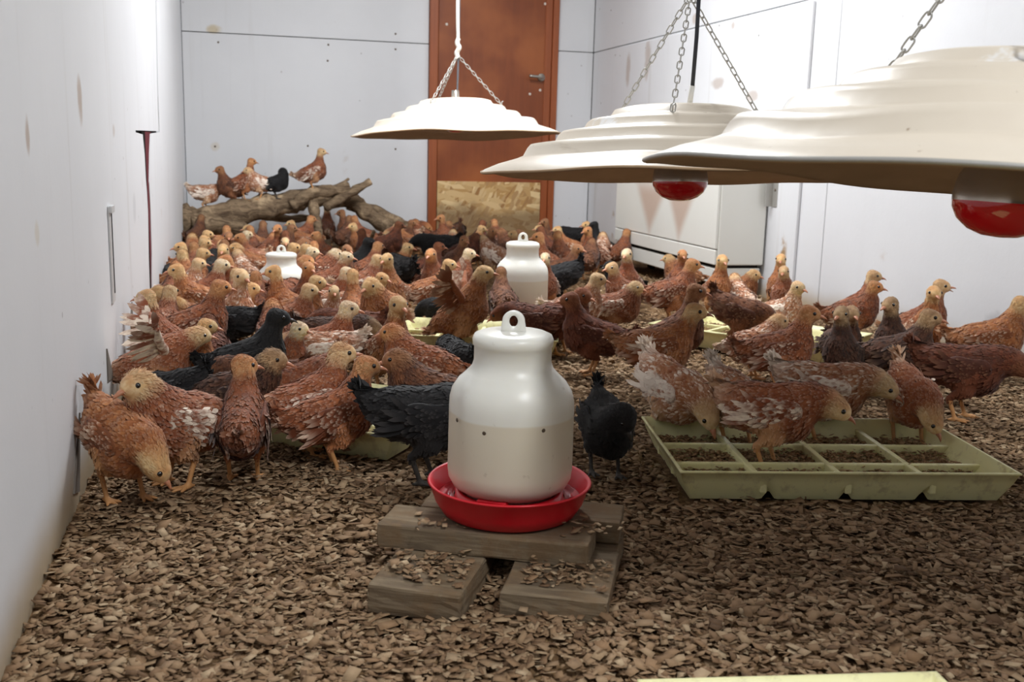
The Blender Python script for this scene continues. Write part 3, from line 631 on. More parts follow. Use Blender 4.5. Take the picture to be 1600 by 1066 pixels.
def poly(Q, h):
    P0 = np.min([np.minimum(q[1]-q[3], q[2]-q[4]) for q in Q], 0)-.012; P1 = np.max([np.maximum(q[1]+q[3], q[2]+q[4]) for q in Q], 0)+.012
    n = np.ceil((P1-P0)/h).astype(int)+1
    G = np.stack(np.meshgrid(*[P0[i]+np.arange(n[i])*h for i in range(3)], indexing='ij'), -1)
    D = np.full(G.shape[:3], 9.)
    for q in Q:
        m = q[6]+.004
        lo = np.floor((np.minimum(q[1], q[2])-max(q[3], q[4])-m-.008-P0)/h).astype(int).clip(0); hi = np.ceil((np.maximum(q[1], q[2])+max(q[3], q[4])+m+.008-P0)/h).astype(int)+1
        sl = tuple(slice(lo[i], min(hi[i], n[i])) for i in range(3))
        d = cone(G[sl], q[1], q[2], q[3], q[4], q[5])
        D[sl] = smin(D[sl], d, q[6])
    return surface_nets(D, P0, h)
def region_weights(V, Q):
    d = np.stack([cone(V, q[1], q[2], q[3], q[4], q[5]) for q in Q], 1)
    w = np.exp(-(d-d.min(1)[:, None])/.006); w /= w.sum(1)[:, None]
    R = np.zeros((len(V), 8)); fl = np.zeros((len(V), 3))
    for i, q in enumerate(Q):
        R[:, REG[q[0]]] += w[:, i]; f = q[7]/max(np.linalg.norm(q[7]), 1e-9); fl += w[:, i:i+1]*f
    return R, fl
def vnormals(V, F):
    n = np.cross(V[F[:, 2]]-V[F[:, 0]], V[F[:, 3]]-V[F[:, 1]]); N = np.zeros_like(V)
    for k in range(4): np.add.at(N, F[:, k], n)
    return N/np.maximum(np.linalg.norm(N, axis=1), 1e-12)[:, None], np.linalg.norm(n, axis=1)/2
def set_attr(me, name, A):
    a = me.attributes.new(name, 'FLOAT_COLOR', 'POINT'); a.data.foreach_set('color', np.ascontiguousarray(A, np.float32).ravel())
def np_mesh(name, V, F, smooth=True):
    me = bpy.data.meshes.new(name); me.vertices.add(len(V)); me.vertices.foreach_set('co', np.ascontiguousarray(V, np.float32).ravel())
    k = F.shape[1]; me.loops.add(F.size); me.loops.foreach_set('vertex_index', F.astype(np.int32).ravel())
    me.polygons.add(len(F)); me.polygons.foreach_set('loop_start', np.arange(0, F.size, k, dtype=np.int32))
    try: me.polygons.foreach_set('loop_total', np.full(len(F), k, np.int32))
    except Exception: pass
    me.polygons.foreach_set('use_smooth', np.ones(len(F), bool)); me.update(calc_edges=True); me.validate(); return me
def attrs(R, rn, t, cr=None):
    head = np.clip(R[:, 0]+R[:, 1]*.75+R[:, 2]*.12, 0, 1)
    a = np.stack([head, R[:, 7], rn, t], 1); b = np.stack([R[:, 5]+R[:, 6], R[:, 4], R[:, 2]+R[:, 1], np.zeros(len(R)) if cr is None else cr], 1)
    return a, b
def feathers(roots, nrm, flow, L, Wd, R, rg, lift=.16):
    """little overlapping feathers: 6 vertices each"""
    n = len(roots); f = flow-nrm*(flow*nrm).sum(1)[:, None]; f /= np.maximum(np.linalg.norm(f, axis=1), 1e-9)[:, None]
    a = rg.normal(0, .22, n); sd = np.cross(nrm, f); f2 = f*np.cos(a)[:, None]+sd*np.sin(a)[:, None]; sd = np.cross(nrm, f2)
    lf = lift*rg.uniform(.3, 1.5, n)
    ts = [0, .45, .45, .82, .82, 1.]; ws = [0, -.5, .5, -.36, .36, 0]; us = [-.03, .75, .75, 1., 1., .95]
    V = np.stack([roots+f2*(L*t)[:, None]+sd*(Wd*w)[:, None]+nrm*(.0006+L*lf*u-abs(w)*Wd*.25)[:, None] for t, w, u in zip(ts, ws, us)], 1)
    F = np.array([[0, 2, 1, 1], [1, 2, 4, 3], [3, 4, 5, 5]])
    T = (np.arange(n)[:, None, None]*6+np.array([[0, 2, 1], [1, 2, 4], [1, 4, 3], [3, 4, 5]])[None]).reshape(-1, 3)
    rn = np.repeat(rg.random(n), 6); tt = np.tile(np.array(ts), n)
    return V.reshape(-1, 3), T, np.repeat(R, 6, 0), rn, tt
def scatter(V, F, N, A, count, rg, wt):
    pr = A*wt; pr = pr/pr.sum(); fi = rg.choice(len(F), count, p=pr)
    w = rg.dirichlet((1, 1, 1, 1), count); q = F[fi]
    return q, w
def build_pose(key, p):
    rg = np.random.default_rng(abs(hash(key)) % 1 + sum(map(ord, key)))
    Q, fr = pose_prims(p)
    V, F = poly(Q, HV); V = relax(V, F, 2, .45)
    V[:, 2] = np.maximum(V[:, 2], .0)
    R, fl = region_weights(V, Q); N, A = vnormals(V, F)
    # soft lumps in the plumage
    lump = sum(np.sin(V@d*fq+ph) for d, fq, ph in [(rg.normal(0, 1, 3), rg.uniform(90, 190), rg.uniform(0, 6)) for _ in range(7)])/7
    V = V+N*(lump*.0035*(1-R[:, 6])*(1-R[:, 0]))[:, None]
    body = np_mesh('body_'+key, V, F)
    crown = lambda X: np.clip(((X-fr['h'])@fr['hu']-.004-.35*np.maximum(0, (X-fr['h'])@fr['hd']-.008))/.010, 0, 1)
    a, b = attrs(R, .5+.5*lump, np.full(len(V), .3), crown(V)); set_attr(body, 'reg', a); set_attr(body, 'reg2', b)
    fr_leg = R[F].mean(1)[:, 6] > .5
    body.materials.append(None); body.materials.append(None)
    body.polygons.foreach_set('material_index', fr_leg.astype(np.int32))
    out = dict(body=body, fr=fr, parts=[])
    FV, FT, FR, FN, FTT = [], [], [], [], []; off = 0
    def add(res):
        nonlocal off
        v, t, r, rn, tt = res; FV.append(v); FT.append(t+off); FR.append(r); FN.append(rn); FTT.append(tt); off += len(v)
    Fr = R[F].mean(1)
    wt = 1-Fr[:, 6]*.995; wt = wt*(1+Fr[:, 0]*2.2+Fr[:, 1]*1.6+Fr[:, 2]*.7+Fr[:, 4]*1.5)
    # bare face in front of the eye
    eyes = np.min([np.linalg.norm(V-(fr['h']+fr['hd']*.0105+fr['hu']*.0045+fr['hs']*(s*.0200)), axis=1) for s in (1, -1)], 0)
    face = (((V-fr['h'])@fr['hd'] > .014) & (R[:, 0] > .5)) | (eyes < .0095); wt = wt*(1-.97*face[F].mean(1))
    q, w = scatter(V, F, N, A, 3000, rg, wt)
    ro = (V[q]*w[..., None]).sum(1); nr = (N[q]*w[..., None]).sum(1); nr /= np.linalg.norm(nr, axis=1)[:, None]; fw = (fl[q]*w[..., None]).sum(1); rr = (R[q]*w[..., None]).sum(1)
    LL = rr@np.array([.0055, .0085, .0125, .0165, .036, .012, .006, .016]); LL *= rg.uniform(.75, 1.25, len(LL))
    fluff = p.get('fluff', 1.)
    add(feathers(ro, nr, fw, LL, LL*np.where(rr[:, 4] > .5, .28, .42), rr, rg, .10*fluff))
    # hairy down on head and nape
    if fluff > 1.2:
        hw = Fr[:, 0]*.7+Fr[:, 1]*1.3+Fr[:, 2]*.5; hw = hw*(1-.97*face[F].mean(1))+1e-9
        q, w = scatter(V, F, N, A, 420, rg, hw); ro = (V[q]*w[..., None]).sum(1); nr = (N[q]*w[..., None]).sum(1); rr = (R[q]*w[..., None]).sum(1); fw = (fl[q]*w[..., None]).sum(1)
        l2 = rg.uniform(.006, .011, len(ro)); add(feathers(ro, nr, fw, l2, l2*.25, rr, rg, .35))
    # tail quills
    for s in (-1, 1):
        for i in range(4):
            f = fr['td']*1.0+np.array([0, s*(.06+.07*i), 0])-fr['ez']*(.05*i); f = f/np.linalg.norm(f)
            r0 = fr['t0']+fr['td']*.012+np.array([0, s*.004*i, 0]); nn = np.array([0, s*1., .45]); nn /= np.linalg.norm(nn)
            rr = np.zeros((1, 8)); rr[0, 4] = 1
            add(feathers(r0[None], nn[None], f[None], np.array([.052-.004*i]), np.array([.016]), rr, rg, .02))
    for s in (1, -1):
        WQ, arm = wing_prims(p, fr, s)
        wv, wf = poly(WQ, .0036); wv = relax(wv, wf, 2, .4)
        wR = np.zeros((len(wv), 8)); wR[:, 7] = 1; wN, wA = vnormals(wv, wf)
        wm = np_mesh('wing_'+key, wv, wf); a, b = attrs(wR, rg.random(len(wv))*.3+.3, np.full(len(wv), .3)); set_attr(wm, 'reg', a); set_attr(wm, 'reg2', b)
        out['parts'].append(('wing', wm))
        ex, ez, pt = fr['ex'], fr['ez'], fr['pt']
        if arm is not None:
            sh, el, wr = arm
            for i in range(17):
                t = i/16.
                root = sh+(el-sh)*(t*2) if t < .5 else el+(wr-el)*(t*2-1)
                fan = math.radians(8+78*t**1.3); outd = (wr-sh)/np.linalg.norm(wr-sh); d = -ex*math.cos(fan)-ez*.25*math.cos(fan)+outd*math.sin(fan)
                nn = np.cross(d, outd)*s; nn /= max(np.linalg.norm(nn), 1e-6); nn = nn if nn[2] > 0 else -nn
                rr = np.zeros((1, 8)); rr[0, 7] = 1
                add(feathers(root[None], nn[None], d[None], np.array([.075+.03*math.sin(t*2.6)]), np.array([.022]), rr, rg, .03))
                add(feathers(root[None]+nn*.002, nn[None], d[None], np.array([.038]), np.array([.017]), rr, rg, .08))
            continue
        side = (wN[wf].mean(1)@np.array([0, s, 0])).clip(0)+.02
        q, w = scatter(wv, wf, wN, wA, 120, rg, side); ro = (wv[q]*w[..., None]).sum(1); nr = (wN[q]*w[..., None]).sum(1); nr /= np.linalg.norm(nr, axis=1)[:, None]
        al = ((ro-fr['pt'](.04, 0))@(-ex))/.12
        ln = .014+.022*al.clip(0, 1); rr = np.zeros((len(ro), 8)); rr[:, 7] = 1
        add(feathers(ro, nr, np.tile(-ex-ez*.15, (len(ro), 1)), ln, ln*.42, rr, rg, .09))
        nq = np.array([0, s*1., .18]); nq /= np.linalg.norm(nq)
        for i in range(9):                                                     # flight feathers laid along the wing
            t = i/8.; r0 = pt(-.005-.035*t, .016-.036*t, s*(.0545-.006*t)*p.get('fat', 1.)*1.11)
            d = -ex*1.-ez*(.10-.16*t)+np.array([0, -s*.20, 0]); rr = np.zeros((1, 8)); rr[0, 7] = 1
            add(feathers(r0[None], nq[None], d[None], np.array([.078-.012*abs(t-.4)]), np.array([.0125]), rr, rg, .03))
    pv = np.concatenate(FV); pt_ = np.concatenate(FT); pm = np_mesh('plumage_'+key, pv, pt_)
    a, b = attrs(np.concatenate(FR), np.concatenate(FN), np.concatenate(FTT), crown(pv)); set_attr(pm, 'reg', a); set_attr(pm, 'reg2', b)
    out['parts'].append(('plumage', pm))
    # beak: hooked upper and lower mandible in one closed mesh
    h, hd, hs, hu = fr['h'], fr['hd'], fr['hs'], fr['hu']; gape = p.get('gape', 0)
    bv, bf = [], []
    for up in (1, -1):
        o = len(bv); dirn = hd*math.cos(gape*.5)+hu*(math.sin(gape*.5)*up)
        L = .030 if up > 0 else .022
        for t, wd, hg, dr in ((0, .0100, .0088, 0), (.45, .0076, .0068, -.0004), (.8, .0042, .0042, -.0030)):
            for ca, sa in ((1, 0), (.7, .75), (0, 1), (-.7, .75), (-1, 0)):
                bv.append(h+hd*.0255+dirn*(L*t)+hs*(ca*wd)+hu*(sa*hg*up*(1 if up > 0 else .6)-.005+dr*(up > 0)))
        bv.append(h+hd*.0255+dirn*L+hu*(-.0105 if up > 0 else -.0075)); tip = len(bv)-1
        for r_ in range(2):
            for j in range(5):
                k = (j+1) % 5; bf.append((o+r_*5+j, o+r_*5+k, o+r_*5+5+k, o+r_*5+5+j))
        for j in range(5): bf.append((o+10+j, o+10+(j+1) % 5, tip))
        bf.append(tuple(o+j for j in range(5)))
    bb = bmesh.new(); vv = [bb.verts.new(v) for v in bv]; [bb.faces.new([vv[i] for i in f]) for f in bf]
    bmesh.ops.recalc_face_normals(bb, faces=bb.faces); out['parts'].append(('beak', bm_mesh('beak_'+key, bb, True)))
    for s in (1, -1):
        bb = bmesh.new(); c = h+hd*.0105+hu*.0045+hs*(s*.0210)
        bmesh.ops.create_uvsphere(bb, u_segments=10, v_segments=7, radius=.0056, matrix=Matrix.Translation(Vector(c)))
        out['parts'].append(('eye', bm_mesh('eye_'+key, bb, True)))
    out['head'] = Vector(h+hd*.008)
    return out
def turned(p, yaw, **kw): q = dict(p); q['hyaw'] = yaw; q.update(kw); return q
ALERT = dict(pitch=27, hb=.120, tail=34, neck=[(.008, 0, .040, .0235), (.014, 0, .076, .0175), (.026, 0, .102, .0200)])
STAND = dict(pitch=16, hb=.118, tail=44, neck=[(.012, 0, .034, .0245), (.022, 0, .062, .0185), (.036, 0, .083, .0205)])
PECK = dict(pitch=-16, hb=.122, tail=50, hpitch=-52, neck=[(.034, 0, -.004, .029), (.056, 0, -.024, .024), (.068, 0, -.046, .0215)], legL=(.02, 0, 0), legR=(-.012, 0, 0))
LOW = dict(pitch=-2, hb=.124, tail=40, hpitch=-30, neck=[(.034, 0, .010, .031), (.062, 0, .006, .0255), (.084, 0, -.006, .022)], legL=(.015, 0, 0), legR=(-.012, 0, 0))
RUN = dict(pitch=8, hb=.128, tail=34, hpitch=-5, neck=[(.024, 0, .034, .025), (.038, 0, .062, .0185), (.054, 0, .082, .0205)], legL=(.050, .008, .012), legR=(-.028, 0, -.008))
SIT = dict(pitch=10, hb=.056, tail=18, legs=False, neck=[(.018, 0, .038, .026), (.028, 0, .070, .0195), (.038, 0, .092, .0205)])
HUNCH = dict(pitch=14, hb=.116, tail=12, fat=1.1, fluff=1.6, hpitch=-12, neck=[(.014, 0, .024, .034), (.026, 0, .046, .0255), (.042, 0, .060, .0195)])
PREEN = dict(pitch=18, hb=.116, tail=42, hyaw=155, hpitch=-35, fat=1.04, neck=[(.020, .006, .036, .027), (.016, .018, .058, .022), (.000, .026, .058, .021)])
FLAP = dict(pitch=40, hb=.150, tail=5, flap=1.0, hpitch=0, neck=[(.022, 0, .042, .028), (.034, 0, .072, .0225), (.050, 0, .092, .021)], legL=(.012, 0, 0), legR=(-.02, 0, 0))
FLAPLOW = dict(pitch=20, hb=.124, tail=12, flap=1.0, hpitch=-6, neck=[(.036, 0, .018, .030), (.060, 0, .030, .025), (.078, 0, .036, .022)])
CHEST = dict(pitch=-12, hb=.118, tail=52, hyaw=35, hpitch=-62, neck=[(.018, .004, .022, .030), (.034, .012, .034, .024), (.044, .018, .030, .022)], legL=(.016, 0, 0), legR=(-.012, 0, 0))
POSES = dict(Q=CHEST, A=ALERT, S=STAND, P=PECK, L=LOW, R=RUN, T=SIT, H=HUNCH, B=PREEN, F=FLAP, W=FLAPLOW,
             Al=turned(ALERT, 70), Ar=turned(ALERT, -70), Sl=turned(STAND, 60), Sr=turned(STAND, -60),
             Hl=turned(HUNCH, 60), Hr=turned(HUNCH, -60), G=turned(ALERT, 0, gape=.7), Tl=turned(SIT, 70), Tr=turned(SIT, -70),
             Pl=turned(PECK, 45), Pr=turned(PECK, -45), Sg=turned(STAND, 0, gape=.5, fluff=1.4))
# ------------------------------------------------------------------ plumage colours
def bird_mat(name, b1, b2, head1, head2, wing, white, wamt, bamt, belly, tail, gain=1.):
    t = NT(name)
    A = t.n('ShaderNodeAttribute', attribute_name='reg'); B = t.n('ShaderNodeAttribute', attribute_name='reg2')
    sc = t.n('ShaderNodeSeparateColor'); t.put(sc.inputs[0], A.outputs['Color']); hd, wg, rn = sc.outputs[:3]; tt = A.outputs['Alpha']
    sb = t.n('ShaderNodeSeparateColor'); t.put(sb.inputs[0], B.outputs['Color']); bl, tl, nk = sb.outputs[:3]
    oi = t.n('ShaderNodeObjectInfo'); vm = t.n('ShaderNodeVectorMath', operation='ADD'); t.put(vm.inputs[0], t.coord())
    cx = t.n('ShaderNodeCombineXYZ'); t.put(cx.inputs[0], t.math('MULTIPLY', oi.outputs['Random'], 17.)); t.put(cx.inputs[2], t.math('MULTIPLY', oi.outputs['Random'], 9.)); t.put(vm.inputs[1], cx.outputs[0])
    p = vm.outputs[0]
    n1 = t.noise(p, 22, 3, .6); n2 = t.noise(p, 70, 3, .6)
    f = t.math('ADD', t.math('MULTIPLY', t.math('SUBTRACT', rn, .25), .55), t.math('MULTIPLY', t.math('SUBTRACT', n1, .3), 1.4), clamp=True)
    c = t.mix(f, b1, b2)
    dk = t.noise(p, 38, 2, .5); c = t.mix(t.math('MULTIPLY', t.ramp(dk, .48, .64), .7), c, wing)
    c = t.mix(t.math('MULTIPLY', wg, .8), c, t.mix(f, wing, b1))
    c = t.mix(t.math('MULTIPLY', bl, .75), c, belly)
    c = t.mix(t.math('MULTIPLY', tl, .8), c, tail)
    # cream feathers in the wing and (less) on the back
    st = t.noise(t.mapping(p, (28, 60, 95)), 1., 2, .5)
    m = t.math('ADD', t.math('MULTIPLY', rn, .34), t.math('ADD', t.math('MULTIPLY', n1, .56), t.math('MULTIPLY', st, .42)))
    mw = t.math('MULTIPLY', t.ramp(m, .84-wamt, 1.12-wamt, 0, .92), t.math('ADD', wg, t.math('MULTIPLY', tl, .7), clamp=True))
    mb = t.math('MULTIPLY', t.ramp(m, .86-bamt, 1.14-bamt, 0, .9), t.math('SUBTRACT', 1., t.math('ADD', wg, hd, clamp=True), clamp=True))
    c = t.mix(t.math('MAXIMUM', mw, mb), c, white)
    hc = t.mix(t.ramp(n2, .35, .68), head1, head2)
    hc = t.mix(t.math('MULTIPLY', B.outputs['Alpha'], t.math('ADD', .25, t.math('MULTIPLY', oi.outputs['Random'], .6))), hc, t.mix(.5, b2, head1))
    hc = t.mix(t.math('MULTIPLY', t.ramp(n1, .48, .62), .35), hc, b2)
    c = t.mix(t.ramp(hd, .22, .8), c, hc)
    # paler quill edges, darker down at the root
    c = t.mix(t.math('MULTIPLY', t.ramp(tt, .5, 1.), t.math('ADD', .15, t.math('MULTIPLY', wg, .22))), c, white)
    c = t.mix(t.math('MULTIPLY', t.ramp(tt, .26, .0), .35), c, wing)
    jit = t.math('ADD', .78*gain, t.math('MULTIPLY', oi.outputs['Random'], .44*gain))
    jv = t.n('ShaderNodeVectorMath', operation='SCALE'); t.put(jv.inputs[0], c); t.put(jv.inputs['Scale'], jit)
    t.bump(n2, .25, .002)
    return t.fin(jv.outputs[0], .72, .25, 0, **{'Sheen Weight': .12, 'Sheen Roughness': .5})
CREAM = lin(236, 214, 190)
VAR = {
 'r': bird_mat('rust_plumage', lin(116, 60, 34), lin(158, 92, 54), lin(190, 130, 80), lin(210, 162, 112), lin(100, 54, 34), CREAM, .08, -.06, lin(176, 114, 70), lin(136, 78, 46)),
 'b': bird_mat('golden_plumage', lin(134, 74, 40), lin(184, 122, 72), lin(208, 168, 114), lin(228, 200, 150), lin(130, 74, 42), lin(236, 216, 190), .14, -.02, lin(206, 154, 102), lin(176, 118, 74)),
 'w': bird_mat('rust_cream_plumage', lin(120, 62, 38), lin(166, 102, 64), lin(216, 178, 126), lin(232, 206, 162), lin(138, 76, 48), lin(242, 226, 206), .30, .06, lin(204, 156, 112), lin(210, 168, 130)),
 'p': bird_mat('cream_plumage', lin(146, 82, 50), lin(200, 150, 108), lin(218, 184, 134), lin(232, 208, 168), lin(160, 100, 68), lin(244, 230, 214), .42, .20, lin(212, 172, 130), lin(238, 222, 202)),
 'y': bird_mat('white_faced_plumage', lin(120, 60, 36), lin(164, 98, 60), lin(236, 222, 190), lin(224, 196, 144), lin(126, 70, 46), CREAM, .18, -.04, lin(192, 136, 92), lin(190, 142, 106)),
 'd': bird_mat('brown_plumage', lin(92, 54, 36), lin(136, 86, 56), lin(148, 102, 68), lin(176, 130, 92), lin(74, 46, 36), lin(176, 144, 116), .06, -.12, lin(144, 94, 62), lin(104, 64, 44)),
 'n': bird_mat('dark_plumage', lin(56, 36, 27), lin(98, 60, 42), lin(172, 138, 98), lin(198, 166, 126), lin(44, 30, 26), lin(156, 122, 96), .0, -.22, lin(108, 70, 48), lin(82, 52, 38)),
 'm': bird_mat('mahogany_plumage', lin(82, 40, 26), lin(124, 66, 40), lin(124, 74, 48), lin(150, 98, 66), lin(74, 42, 30), lin(156, 112, 84), .02, -.22, lin(118, 66, 42), lin(106, 60, 40)),
 'k': bird_mat('black_plumage', lin(17, 16, 17), lin(34, 32, 32), lin(19, 18, 18), lin(31, 29, 29), lin(20, 19, 21), lin(76, 72, 70), -.3, -.4, lin(38, 35, 34), lin(25, 24, 25)),
}
LEGM = plain('leg_skin', lin(206, 150, 96), .55, .4, var=.2, scale=120); LEGK = plain('dark_leg_skin', lin(66, 62, 58), .55, .4, var=.2, scale=120)
BEAKM = plain('beak_horn', lin(190, 128, 96), .4, .5, var=.2, scale=150); BEAKK = plain('dark_beak_horn', lin(56, 50, 46), .4, .5, var=.2, scale=150)
EYEM = plain('eye_gloss', lin(16, 11, 9), .08, .8, var=.1)
_cache = {}
def pose_data(k):
    if k not in _cache: _cache[k] = build_pose(k, POSES[k])
    return _cache[k]
GS = .77          # size of the whole flock
def make_bird(pose, var, loc, rz, s, label, group=None):
    s = s*GS
    d = pose_data(pose); blk = var == 'k'
    o = bpy.data.objects.new('young_hen', d['body']); COL.objects.link(o)
    o.material_slots[0].link = 'OBJECT'; o.material_slots[0].material = VAR[var]
    o.material_slots[1].link = 'OBJECT'; o.material_slots[1].material = LEGK if blk else LEGM
    o.location = loc; o.rotation_euler = (0, 0, rz); o.scale = (s, s, s)
    tag(o, label, 'chicken', group)
    for nm, me in d['parts']:
        if not me.materials: me.materials.append(None)
        c = bpy.data.objects.new(nm, me); COL.objects.link(c); c.parent = o
        c.material_slots[0].link = 'OBJECT'
        c.material_slots[0].material = EYEM if nm == 'eye' else (BEAKK if blk else BEAKM) if nm == 'beak' else VAR[var]
        if nm == 'plumage': c['kind'] = 'stuff'
    return o
